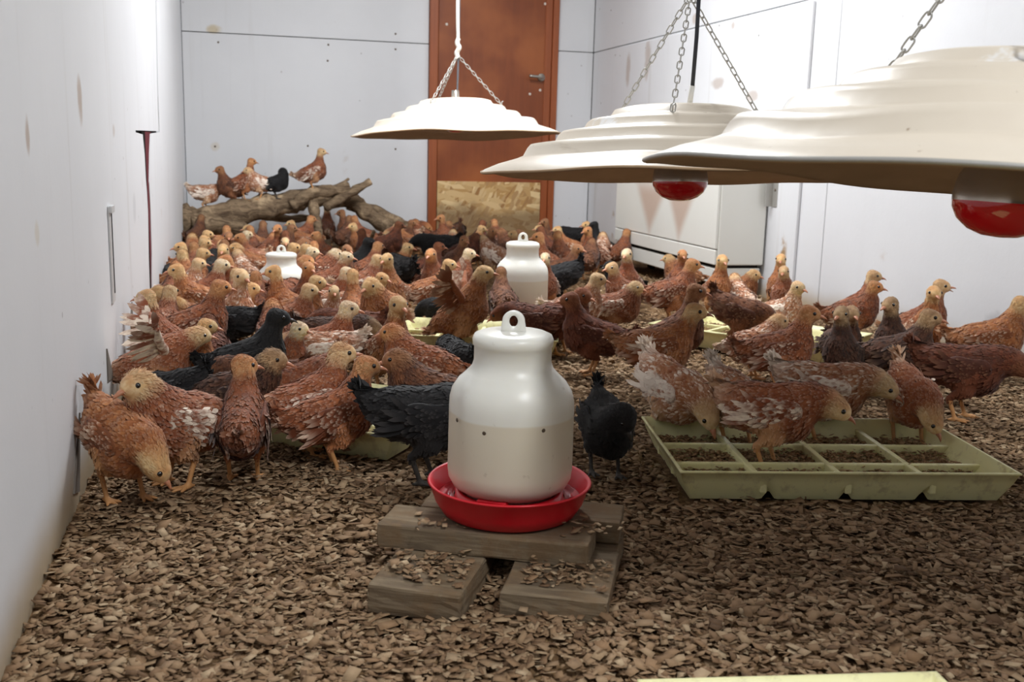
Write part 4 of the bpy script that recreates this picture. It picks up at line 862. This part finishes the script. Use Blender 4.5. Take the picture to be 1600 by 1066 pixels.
# ================================================================== the flock
# mode, u, v (pixel of head h / body centre c / feet f / feet on the perch l), heading in the picture (0 right, 90 away, 180 left, 270 towards us), pose, plumage, size, ground height, label
FLOCK = [
 # nearest birds, left
 ('f', 187, 776, 300, 'Pl', 'b', 1.06, 0, 'golden rust hen pecking down beside the left wall, nearest the wall in the foreground'),
 ('h', 197, 612, 215, 'H', 'w', 1.14, 0, 'fluffy pale-headed hen with cream wing behind the hen pecking at left wall'),
 ('f', 352, 752, 84, 'Sr', 'r', 1.02, 0, 'rust hen seen from behind, standing upright in the left foreground'),
 ('c', 276, 622, 150, 'P', 'k', .92, 0, 'black hen bending down between the upright rust hen and the left wall'),
 ('f', 522, 732, 12, 'S', 'r', 1.0, 0, 'rust hen standing before the left feed tray, facing right'),
 ('f', 662, 752, 4, 'L', 'k', 1.16, 0, 'large black hen half hidden behind the foreground drinker'),
 ('f', 944, 742, 285, 'Q', 'k', .98, 0, 'black hen with raised tail just right of the foreground drinker'),
 # birds at the right tray
 ('f', 1198, 733, 2, 'L', 'w', 1.10, .01, 'cream-winged rust hen nearest in the right tray, facing right'),
 ('f', 1282, 690, 356, 'L', 'p', 1.10, .01, 'pale cream hen leaning over the right tray behind the nearest feeder'),
 ('f', 1150, 700, 318, 'P', 'p', 1.0, .01, 'cream-rumped hen bent down at the left of the right tray'),
 ('f', 1046, 692, 312, 'P', 'p', 1.12, .0, 'white and rust mottled hen pecking into the left corner of the right tray'),
 ('f', 1416, 694, 296, 'Pl', 'w', 1.02, .01, 'rust hen with cream tail pecking at the right end of the right tray'),
 ('f', 1496, 655, 4, 'L', 'm', 1.16, 0, 'dark mahogany hen stretched out to the right behind the right tray'),
 ('f', 1395, 618, 2, 'S', 'n', 1.08, 0, 'dark brown hen with buff face facing right, behind the right tray'),
 ('f', 1540, 592, 5, 'S', 'b', 1.12, 0, 'buff brown hen at the right edge facing right along the wall'),
 ('h', 1270, 491, 6, 'S', 'r', 1.08, 0, 'rust hen with brown cap facing right behind the right tray'),
 ('h', 1317, 492, 250, 'A', 'n', .98, 0, 'very dark hen staring at the camera in front of the right wall'),
 ('h', 1333, 491, 292, 'S', 'n', 1.0, 0, 'dark hen with striped buff face peering over the very dark hen'),
 ('h', 1388, 477, 238, 'A', 'n', 1.02, 0, 'dark chestnut hen with black striped face turned to the camera'),
 ('h', 1371, 449, 6, 'S', 'r', 1.0, 0, 'rust hen with fluffy tail facing right before the white right wall'),
 ('h', 1369, 432, 8, 'A', 'w', 1.0, 0, 'striped-headed cream-winged hen peeping over the fluffy-tailed hen at the wall'),
 ('h', 1459, 458, 292, 'A', 'b', 1.02, 0, 'golden hen standing tall facing the camera at the right wall'),
 ('h', 1477, 449, 6, 'G', 'w', 1.04, 0, 'white-faced hen with open beak calling to the right at the wall'),
 ('f', 1152, 545, 352, 'P', 'd', 1.06, .01, 'brown hen with lifted tail feeding at the back right tray'),
 ('h', 1222, 502, 20, 'H', 'p', .92, 0, 'pale necked hen tucked behind the rust hen with brown cap'),
 ('c', 1158, 470, 120, 'H', 'p', .9, 0, 'pale hen whose white rump shows above the brown feeding hen'),
 ('h', 1092, 488, 2, 'R', 'b', 1.10, 0, 'buff hen running to the right in mid-room'),
 ('h', 1092, 456, 8, 'A', 'd', 1.08, 0, 'brown hen with raised head directly behind the running buff hen'),
 ('f', 924, 586, 187, 'S', 'm', 1.06, 0, 'dark rust hen facing left between the two nearer drinkers'),
 ('h', 998, 450, 340, 'H', 'w', .96, 0, 'orange rust hen with white wing tips resting in mid-room'),
 ('h', 1086, 414, 12, 'S', 'r', 1.10, 0, 'rust hen with grey-brown wing facing right before the cabinet'),
 ('h', 1067, 399, 282, 'A', 'r', .98, 0, 'pinkish-faced hen looking at the camera in front of the cabinet'),
 ('h', 1130, 408, 290, 'A', 'b', 1.04, 0, 'golden hen facing the camera before the cabinet corner'),
 ('c', 1112, 432, 175, 'H', 'b', .9, 0, 'golden hen crouched behind the hen at the cabinet corner'),
 ('h', 1182, 430, 345, 'H', 'b', .92, 0, 'small fluffy golden hen beside the cabinet side'),
 ('h', 1220, 406, 268, 'A', 'b', 1.0, 0, 'long-necked hen rising highest beside the wall bracket'),
 ('h', 1224, 425, 262, 'S', 'w', .98, 0, 'cream and rust hen facing the camera below the long-necked hen'),
 ('h', 1250, 450, 318, 'S', 'p', .98, 0, 'pale-headed hen looking right beside the dark wall gap'),
 # middle of the room
 ('f', 722, 558, 350, 'F', 'b', 1.05, 0, 'golden hen standing tall and flapping its wings in mid-room'),
 ('c', 786, 478, 100, 'S', 'd', 1.0, 0, 'brown hen seen from behind left of the middle drinker'),
 ('c', 842, 508, 172, 'L', 'm', 1.0, 0, 'dark brown hen crouching below the middle drinker'),
 ('c', 716, 568, 115, 'L', 'k', .9, 0, 'black hen behind the shoulder of the foreground drinker'),
 ('c', 690, 487, 165, 'P', 'k', .8, 0, 'small black hen beneath the flapping golden hen'),
 ('h', 907, 464, 330, 'H', 'm', 1.06, 0, 'dark rust hen with buff face right of the middle drinker'),
 ('h', 938, 437, 2, 'S', 'p', 1.04, 0, 'cream hen with yellow head facing right beyond the middle drinker'),
 ('c', 872, 440, 195, 'P', 'k', 1.1, 0, 'black hen bending away just right of the middle drinker'),
 ('h', 949, 416, 205, 'H', 'k', .9, 0, 'black hen peeping from behind the cream yellow-headed hen'),
 ('h', 953, 419, 215, 'S', 'w', 1.0, 0, 'speckled rust hen looking left in front of the cabinet'),
 ('h', 978, 398, 255, 'A', 'y', 1.04, 0, 'white-faced rust hen sitting upright by the cabinet foot'),
 ('h', 851, 404, 262, 'A', 'y', .96, 0, 'white-headed hen peeping past the right side of the middle drinker'),
 ('h', 736, 397, 2, 'S', 'y', 1.0, 0, 'white-faced rust hen facing right left of the middle drinker'),
 ('h', 703, 414, 5, 'S', 'b', 1.0, 0, 'golden hen with white wing fluff behind the flapping hen'),
 ('c', 770, 400, 150, 'H', 'p', .96, 0, 'white mottled hen crouched behind the middle drinker'),
 ('h', 672, 398, 250, 'S', 'r', 1.06, 0, 'rust hen looking at the camera left of the white-faced hen'),
 ('c', 632, 425, 120, 'L', 'k', 1.05, 0, 'black hen with back turned behind the long-necked golden hen'),
 ('h', 605, 406, 240, 'A', 'b', 1.02, 0, 'long-necked golden hen with cream face in the middle crowd'),
 ('h', 594, 406, 8, 'S', 'w', 1.0, 0, 'cream-winged golden hen facing right beside the long-necked hen'),
 ('h', 600, 436, 320, 'S', 'b', .94, 0, 'small buff-headed hen looking right below the long-necked hen'),
 ('h', 575, 448, 235, 'H', 'b', 1.12, 0, 'big fluffy-headed buff hen facing left in the middle crowd'),
 ('h', 625, 478, 300, 'A', 'b', 1.04, 0, 'slender rust hen with pale face sitting at the open floor edge'),
 ('h', 550, 483, 352, 'S', 'y', 1.0, 0, 'yellow-headed hen with pale throat facing right beside the fluffy hen'),
 ('c', 520, 482, 175, 'L', 'p', .9, 0, 'hen whose white rump shows left of the yellow-headed hen'),
 ('h', 590, 517, 6, 'L', 'n', 1.02, 0, 'dark brown hen with buff head lying before the yellow-headed hen'),
 ('h', 612, 562, 178, 'H', 'd', 1.04, 0, 'brown speckled hen turned left at the rear of the left tray'),
 ('h', 541, 552, 12, 'Sg', 'w', 1.04, 0, 'pale-headed hen with open beak facing right in the left tray'),
 ('c', 492, 560, 190, 'L', 'p', 1.0, 0, 'cream-backed hen bending left behind the open-beaked hen'),
 ('h', 433, 562, 345, 'H', 'n', 1.02, 0, 'brown hen with mottled pale fluffy head in the left tray'),
 ('h', 440, 497, 4, 'S', 'k', 1.08, 0, 'large black hen facing right in the middle of the left crowd'),
 ('c', 352, 510, 170, 'L', 'k', 1.0, 0, 'black hen bending left behind the large black hen'),
 ('h', 309, 525, 6, 'W', 'w', 1.02, 0, 'rust hen with wings flung open by the left wall'),
 ('h', 333, 510, 350, 'S', 'b', .92, 0, 'buff-headed hen peeping over the hen with open wings'),
 ('h', 224, 465, 160, 'A', 'w', 1.0, 0, 'hen with white shoulders looking left, against the left wall'),
 ('h', 252, 459, 172, 'H', 'b', 1.0, 0, 'golden-headed hen looking left beside the white-shouldered hen'),
 ('h', 316, 448, 12, 'S', 'r', 1.10, 0, 'large rust hen with pinkish face looking right in the left crowd'),
 ('h', 277, 476, 190, 'H', 'b', .9, 0, 'buff hen sunk between the golden-headed hen and the large rust hen'),
 ('h', 487, 513, 330, 'S', 'y', .88, 0, 'low pale yellow head just right of the large black hen'),
 ('h', 372, 432, 300, 'A', 'p', 1.06, 0, 'white-headed hen facing the camera left of the left drinker'),
 ('h', 391, 455, 345, 'S', 'b', .92, 0, 'yellow-headed hen looking right below the white-headed hen'),
 ('h', 422, 425, 182, 'A', 'b', 1.0, 0, 'golden-headed hen facing left in front of the left drinker'),
 ('h', 500, 442, 350, 'S', 'b', 1.04, 0, 'orange golden hen facing right just right of the left drinker'),
 ('h', 488, 454, 352, 'S', 'w', .98, 0, 'rust hen with pale wing stripe below the orange golden hen'),
 ('h', 532, 456, 275, 'S', 'p', .86, 0, 'small striped-faced hen looking at the camera in the middle crowd'),
 ('h', 516, 427, 345, 'S', 'y', .98, 0, 'pale-faced hen with dark beak right of the left drinker'),
 ('c', 405, 490, 100, 'S', 'r', 1.0, 0, 'rust hen with back turned behind the large black hen'),
 ('c', 466, 470, 60, 'L', 'r', .98, 0, 'rust hen seen from behind below the left drinker'),
 ('c', 365, 482, 80, 'S', 'w', .98, 0, 'cream and rust hen with back turned left of the large black hen'),
 ('c', 470, 612, 200, 'P', 'r', 1.0, .01, 'rust hen bent into the left tray, rump towards the upright hen'),
 ('c', 405, 606, 170, 'L', 'd', 1.0, 0, 'brown hen bending left between the upright hen and the mottled-head hen'),
 ('c', 655, 575, 170, 'H', 'r', 1.0, 0, 'rust speckled hen crouched right of the left tray'),
 ('c', 430, 530, 95, 'H', 'r', .98, 0, 'rust hen crouched behind the mottled-head hen'),
 ('c', 548, 520, 170, 'L', 'm', .98, 0, 'mahogany hen lying low in front of the yellow-headed hen'),
 ('c', 240, 520, 60, 'S', 'w', .98, 0, 'cream and rust hen behind the open-winged hen at the left wall'),
 ('c', 330, 560, 100, 'H', 'm', .95, 0, 'dark rust hen crouched right of the open-winged hen'),
 # on the perch
 ('l', 322, 331, 5, 'L', 'p', .96, 0, 'pale hen at the left end of the driftwood perch'),
 ('l', 362, 323, 205, 'S', 'd', 1.04, 0, 'dark brown hen looking left on the driftwood perch'),
 ('l', 381, 314, 15, 'A', 'r', 1.0, 0, 'rust hen with highest head in the group on the driftwood perch'),
 ('l', 405, 312, 195, 'H', 'p', .92, 0, 'pale-winged hen between the rust and black hens on the perch'),
 ('l', 432, 311, 5, 'B', 'k', .88, 0, 'black hen preening on the driftwood perch'),
 ('l', 489, 299, 4, 'A', 'w', 1.02, 0, 'rust hen with cream wing alone on the right of the perch'),
]
CROWD = [  # the packed rows at the back: mode, u, v, heading, pose, plumage, size
 ('h', 508, 324, 90, 'A', 'w', 1.02), ('h', 531, 333, 180, 'A', 'd', 1.0), ('h', 549, 354, 200, 'S', 'b', .95), ('h', 619, 353, 190, 'S', 'b', .95), ('h', 646, 349, 0, 'A', 'd', .9), ('h', 671, 357, 350, 'L', 'r', 1.0), ('h', 684, 341, 200, 'A', 'r', 1.0),
 ('c', 715, 365, 100, 'P', 'd', 1.0), ('c', 685, 388, 185, 'L', 'k', 1.1), ('c', 706, 390, 90, 'H', 'p', .95), ('h', 727, 376, 300, 'S', 'd', 1.0), ('h', 755, 358, 0, 'S', 'b', .95), ('h', 772, 362, 330, 'S', 'd', 1.0), ('h', 797, 366, 190, 'S', 'b', .96), ('h', 816, 365, 20, 'S', 'd', .96),
 ('h', 848, 348, 200, 'A', 'd', 1.0), ('h', 842, 357, 190, 'S', 'b', .96), ('h', 841, 372, 190, 'A', 'r', 1.08), ('h', 868, 359, 180, 'S', 'b', .96), ('h', 914, 352, 200, 'A', 'b', .98), ('h', 916, 361, 220, 'A', 'r', 1.0), ('c', 896, 372, 180, 'L', 'k', 1.0), ('h', 931, 352, 180, 'A', 'k', 1.0), ('h', 902, 388, 335, 'S', 'd', 1.02),
 ('c', 943, 396, 95, 'H', 'p', 1.0), ('c', 968, 396, 60, 'S', 'r', 1.0), ('c', 880, 405, 120, 'S', 'r', 1.05), ('c', 800, 388, 160, 'H', 'd', 1.0), ('c', 745, 380, 60, 'S', 'm', 1.0), ('c', 920, 408, 80, 'H', 'd', 1.0), ('c', 858, 392, 140, 'S', 'm', 1.0),
 ('h', 383, 357, 190, 'S', 'b', .96), ('h', 389, 367, 10, 'S', 'y', .96), ('h', 372, 373, 185, 'S', 'r', 1.0), ('h', 347, 370, 270, 'S', 'd', 1.0), ('h', 331, 367, 10, 'A', 'b', .96), ('h', 320, 380, 10, 'S', 'b', 1.0), ('h', 315, 374, 30, 'S', 'b', .98), ('h', 335, 391, 260, 'S', 'b', 1.06), ('h', 349, 384, 300, 'S', 'b', .96), ('h', 364, 388, 190, 'H', 'b', 1.0),
 ('h', 290, 387, 190, 'S', 'b', .98), ('h', 293, 396, 10, 'S', 'b', 1.0), ('h', 281, 396, 120, 'S', 'b', 1.0), ('h', 284, 412, 10, 'S', 'p', .96), ('h', 268, 421, 185, 'S', 'b', 1.02), ('h', 307, 415, 10, 'S', 'y', 1.04), ('c', 322, 434, 60, 'H', 'k', 1.0), ('c', 262, 441, 110, 'L', 'k', .9), ('h', 350, 407, 190, 'S', 'r', 1.06), ('c', 310, 404, 95, 'H', 'b', 1.0),
 ('c', 384, 410, 175, 'L', 'w', 1.0), ('c', 388, 430, 120, 'H', 'p', .95), ('c', 302, 372, 60, 'S', 'd', 1.0), ('h', 424, 358, 240, 'A', 'r', 1.0), ('h', 452, 350, 185, 'S', 'b', .96), ('h', 459, 357, 10, 'S', 'd', 1.0), ('h', 446, 379, 275, 'A', 'p', .92), ('h', 461, 389, 10, 'S', 'b', 1.0), ('h', 474, 389, 350, 'S', 'b', 1.02), ('h', 494, 393, 350, 'S', 'y', 1.0),
 ('h', 482, 380, 340, 'H', 'd', 1.0), ('h', 505, 384, 100, 'S', 'r', .98), ('h', 529, 396, 5, 'H', 'y', 1.0), ('h', 545, 402, 350, 'S', 'y', 1.0), ('h', 538, 391, 300, 'S', 'd', .98), ('h', 482, 409, 350, 'H', 'r', 1.02), ('h', 499, 419, 300, 'A', 'r', .98), ('h', 536, 430, 95, 'A', 'b', .96), ('h', 640, 387, 350, 'S', 'b', .96), ('h', 583, 380, 0, 'S', 'k', 1.06),
 ('c', 632, 374, 175, 'L', 'w', .96), ('c', 605, 385, 20, 'S', 'm', 1.04), ('c', 566, 372, 150, 'S', 'r', 1.0), ('c', 540, 372, 60, 'S', 'd', 1.0), ('c', 470, 372, 20, 'S', 'r', 1.0), ('c', 410, 385, 80, 'S', 'd', 1.0), ('c', 395, 395, 100, 'S', 'r', 1.0), ('c', 515, 405, 160, 'S', 'r', 1.0), ('c', 660, 372, 130, 'H', 'r', 1.0), ('c', 655, 425, 20, 'S', 'm', 1.0), ('c', 560, 425, 40, 'S', 'r', 1.0),
 ('c', 345, 425, 90, 'S', 'd', 1.0), ('c', 330, 405, 40, 'H', 'r', 1.0), ('c', 425, 400, 60, 'H', 'r', 1.0), ('c', 450, 405, 110, 'S', 'm', 1.0), ('c', 355, 395, 90, 'S', 'r', 1.0), ('c', 300, 430, 80, 'S', 'r', 1.0), ('c', 575, 400, 120, 'S', 'm', 1.0), ('c', 690, 375, 40, 'H', 'r', 1.0), ('c', 780, 378, 120, 'S', 'r', 1.0), ('c', 725, 398, 30, 'H', 'm', 1.0), ('c', 265, 470, 70, 'S', 'r', .98), ('c', 350, 460, 70, 'H', 'd', .98),
]
def heading(P, ang):
    d = Vector((P.x, P.y, 0)).normalized(); r = Vector((d.y, -d.x, 0)); a = math.radians(ang)
    w = r*math.cos(a)+d*math.sin(a); return math.atan2(w.y, w.x)
def solve(mode, u, v, ang, pose, s, z0):
    if mode == 'f': P = atz(u, v, z0); return P, heading(P, ang)
    if mode == 'l': P = aty(u, v, 5.95); return P, heading(P, ang)
    if mode == 'c': P = atz(u, v, z0+.118*s*GS); P.z = z0; return P, heading(P, ang)
    h = pose_data(pose)['head']*(s*GS); Hp = atz(u, v, z0+h.z); rz = heading(Hp, ang)
    return Vector((Hp.x-h.x*math.cos(rz)+h.y*math.sin(rz), Hp.y-h.x*math.sin(rz)-h.y*math.cos(rz), z0)), rz
birds = []
for r in FLOCK:
    P, rz = solve(r[0], r[1], r[2], r[3], r[4], r[6], r[7]); birds.append(dict(P=P, rz=rz, pose=r[4], var=r[5], s=r[6], label=r[8], fix=.25 if r[0] in 'fl' else .6, perch=r[0] == 'l', u=r[1], v=r[2]))
for r in CROWD:
    P, rz = solve(*r[:5], r[6], 0); birds.append(dict(P=P, rz=rz, pose=r[4], var=r[5], s=r[6], label=None, fix=1., perch=False, u=r[1], v=r[2], ang=r[3]))
# nudge bodies that would stand inside each other or in a wall, a drinker or the cabinet
def circles(b):
    c, s_ = math.cos(b['rz']), math.sin(b['rz']); return [(b['P'].x+c*k*b['s']*GS, b['P'].y+s_*k*b['s']*GS) for k in (-.055, .035)]
OBST = [(.965, 3.42, .12), (.158, 3.70, .10), (.385, 1.402, .16)]
for it in range(60):
    for i, a in enumerate(birds):
        if a['perch']: continue
        for b in birds[i+1:]:
            if b['perch'] or (a['P']-b['P']).length > .3: continue
            for p in circles(a):
                for q in circles(b):
                    dx, dy = q[0]-p[0], q[1]-p[1]; d = math.hypot(dx, dy) or 1e-4; need = .092*GS*(a['s']+b['s'])/2
                    if d < need:
                        k = (need-d)*.25; fa, fb = a['fix'], b['fix']; t = fa+fb
                        a['P'].x -= dx/d*k*fa/t*2; a['P'].y -= dy/d*k*fa/t*2; b['P'].x += dx/d*k*fb/t*2; b['P'].y += dy/d*k*fb/t*2
        for p in circles(a):
            for ox, oy, orr in OBST:
                dx, dy = p[0]-ox, p[1]-oy; d = math.hypot(dx, dy) or 1e-4
                if d < orr+.045: a['P'].x += dx/d*(orr+.045-d)*.5; a['P'].y += dy/d*(orr+.045-d)*.5
            m = .062*GS
            if p[0] < XL+m: a['P'].x += XL+m-p[0]
            if p[0] > XR-m: a['P'].x -= p[0]-XR+m
            if p[1] > YB-.03-m: a['P'].y -= p[1]-(YB-.03-m)
            if p[0] > 1.973-m and 3.95 < p[1] < 5.2: a['P'].x -= p[0]-1.973+m
# labels for the packed rows: what it looks like, where it stands, how far along
LOOK = dict(r='rust hen', b='golden-headed hen', w='rust and cream hen', p='cream mottled hen', y='white-faced hen', d='brown hen', m='dark mahogany hen', k='black hen', n='dark hen')
def face_word(a): a %= 360; return 'facing right' if a < 45 or a >= 315 else 'turned away' if a < 135 else 'facing left' if a < 225 else 'facing the camera'
def zone(u, v):
    if u < 404: return 'between the left wall and the left drinker' if v >= 384 else 'below the left end of the driftwood'
    if u < 560: return 'below the fork of the driftwood' if v < 386 else 'right of the left drinker'
    if u < 690: return 'at the right foot of the driftwood'
    if u < 862: return 'in front of the chipboard door foot'
    return 'between the door and the cabinet'
ORD = ['first', 'second', 'third', 'fourth', 'fifth', 'sixth', 'seventh', 'eighth', 'ninth', 'tenth', 'eleventh']
keyed = {}
for b in birds:
    if b['label'] is None: keyed.setdefault((LOOK[b['var']], face_word(b['ang']), zone(b['u'], b['v'])), []).append(b)
for (lk, fw, zn), bs in keyed.items():
    bs.sort(key=lambda b: to_px(b['P'])[0])
    for i, b in enumerate(bs): b['label'] = '%s %s %s' % (lk, fw, zn) if len(bs) == 1 else '%s %s %s, %s from left' % (lk, fw, zn, ORD[i])
for b in birds: make_bird(b['pose'], b['var'], b['P'], b['rz'], b['s'], b['label'], 'young hens on the driftwood' if b['perch'] else 'young hens on the litter floor')
# ================================================================== loose wood chips over the floor
rg = np.random.default_rng(11)
X_, Y_ = [], []
for y0, y1, x0, x1, dens in ((.42, .62, -.26, 1.0, 9000), (.62, 1.5, -.26, 2.21, 19000), (1.5, 2.3, -.26, 2.21, 14000), (2.3, 3.4, -.26, 2.21, 7000), (3.4, 4.8, .2, 2.21, 2500)):
    n = int((y1-y0)*(x1-x0)*dens); X_.append(rg.uniform(x0, x1, n)); Y_.append(rg.uniform(y0, y1, n))
X_ = np.concatenate(X_); Y_ = np.concatenate(Y_)
# keep only what the camera's frustum (with a margin) could see
dx, dy = X_, Y_; cz = dx*FWD.x+dy*FWD.y-.6*FWD.z; cu = 800+FPX*(dx*RGT.x+dy*RGT.y-.6*RGT.z)/cz; keep = (cu > -700) & (cu < 2300)
for (cx, cy, _), rz, lx, ly in (TR, TL, TB):
    lx_, ly_ = (X_-cx)*math.cos(-rz)-(Y_-cy)*math.sin(-rz), (X_-cx)*math.sin(-rz)+(Y_-cy)*math.cos(-rz); keep &= ~((abs(lx_) < lx/2-.012) & (abs(ly_) < ly/2-.012))
X_, Y_ = X_[keep], Y_[keep]
fz = .005*np.sin(X_*5.1+1)*np.sin(Y_*4.3)+.004*np.sin(X_*11+Y_*7)-.006+.020*np.exp(-(((X_-.33)/.17)**2+((Y_-1.10)/.12)**2))
V, F, rn = chips(0, 0, 0, fz, rg, .006, .0185, pts=(X_, Y_))
tag(link('wood_chip_litter', chip_mesh('wood_chip_litter', V, F, rn, CHIPM)), 'brown wood chip litter spread loose over the whole floor', 'litter', kind='stuff')
# chips trodden onto the blocks of the drinker stand
for zt, n, spots in ((.0365, 170, ((.248, 1.295, .035), (.428, 1.242, .037))), (.0715, 26, ((.285, 1.375, .03), (.47, 1.30, .025)))):
    for k, (cx, cy, rr) in enumerate(spots):
        a = rg.uniform(0, 2*np.pi, n); gx = np.clip(rg.normal(0, rr*.9, n), -.052, .052); gy = np.clip(rg.normal(0, rr*.8, n), -.05, .05); V, F, rn = chips(0, 0, 0, zt, rg, .003, .015, pts=(cx+gx*math.cos(RZ)-gy*math.sin(RZ), cy+gx*math.sin(RZ)+gy*math.cos(RZ)))
        tag(link('block_chips', chip_mesh('block_chips', V, F, rn, CHIPM)), 'wood chips scattered on the %s %s block of the drinker stand' % ('lower' if zt < .05 else 'upper', ('left', 'right')[k]), 'litter', kind='stuff')
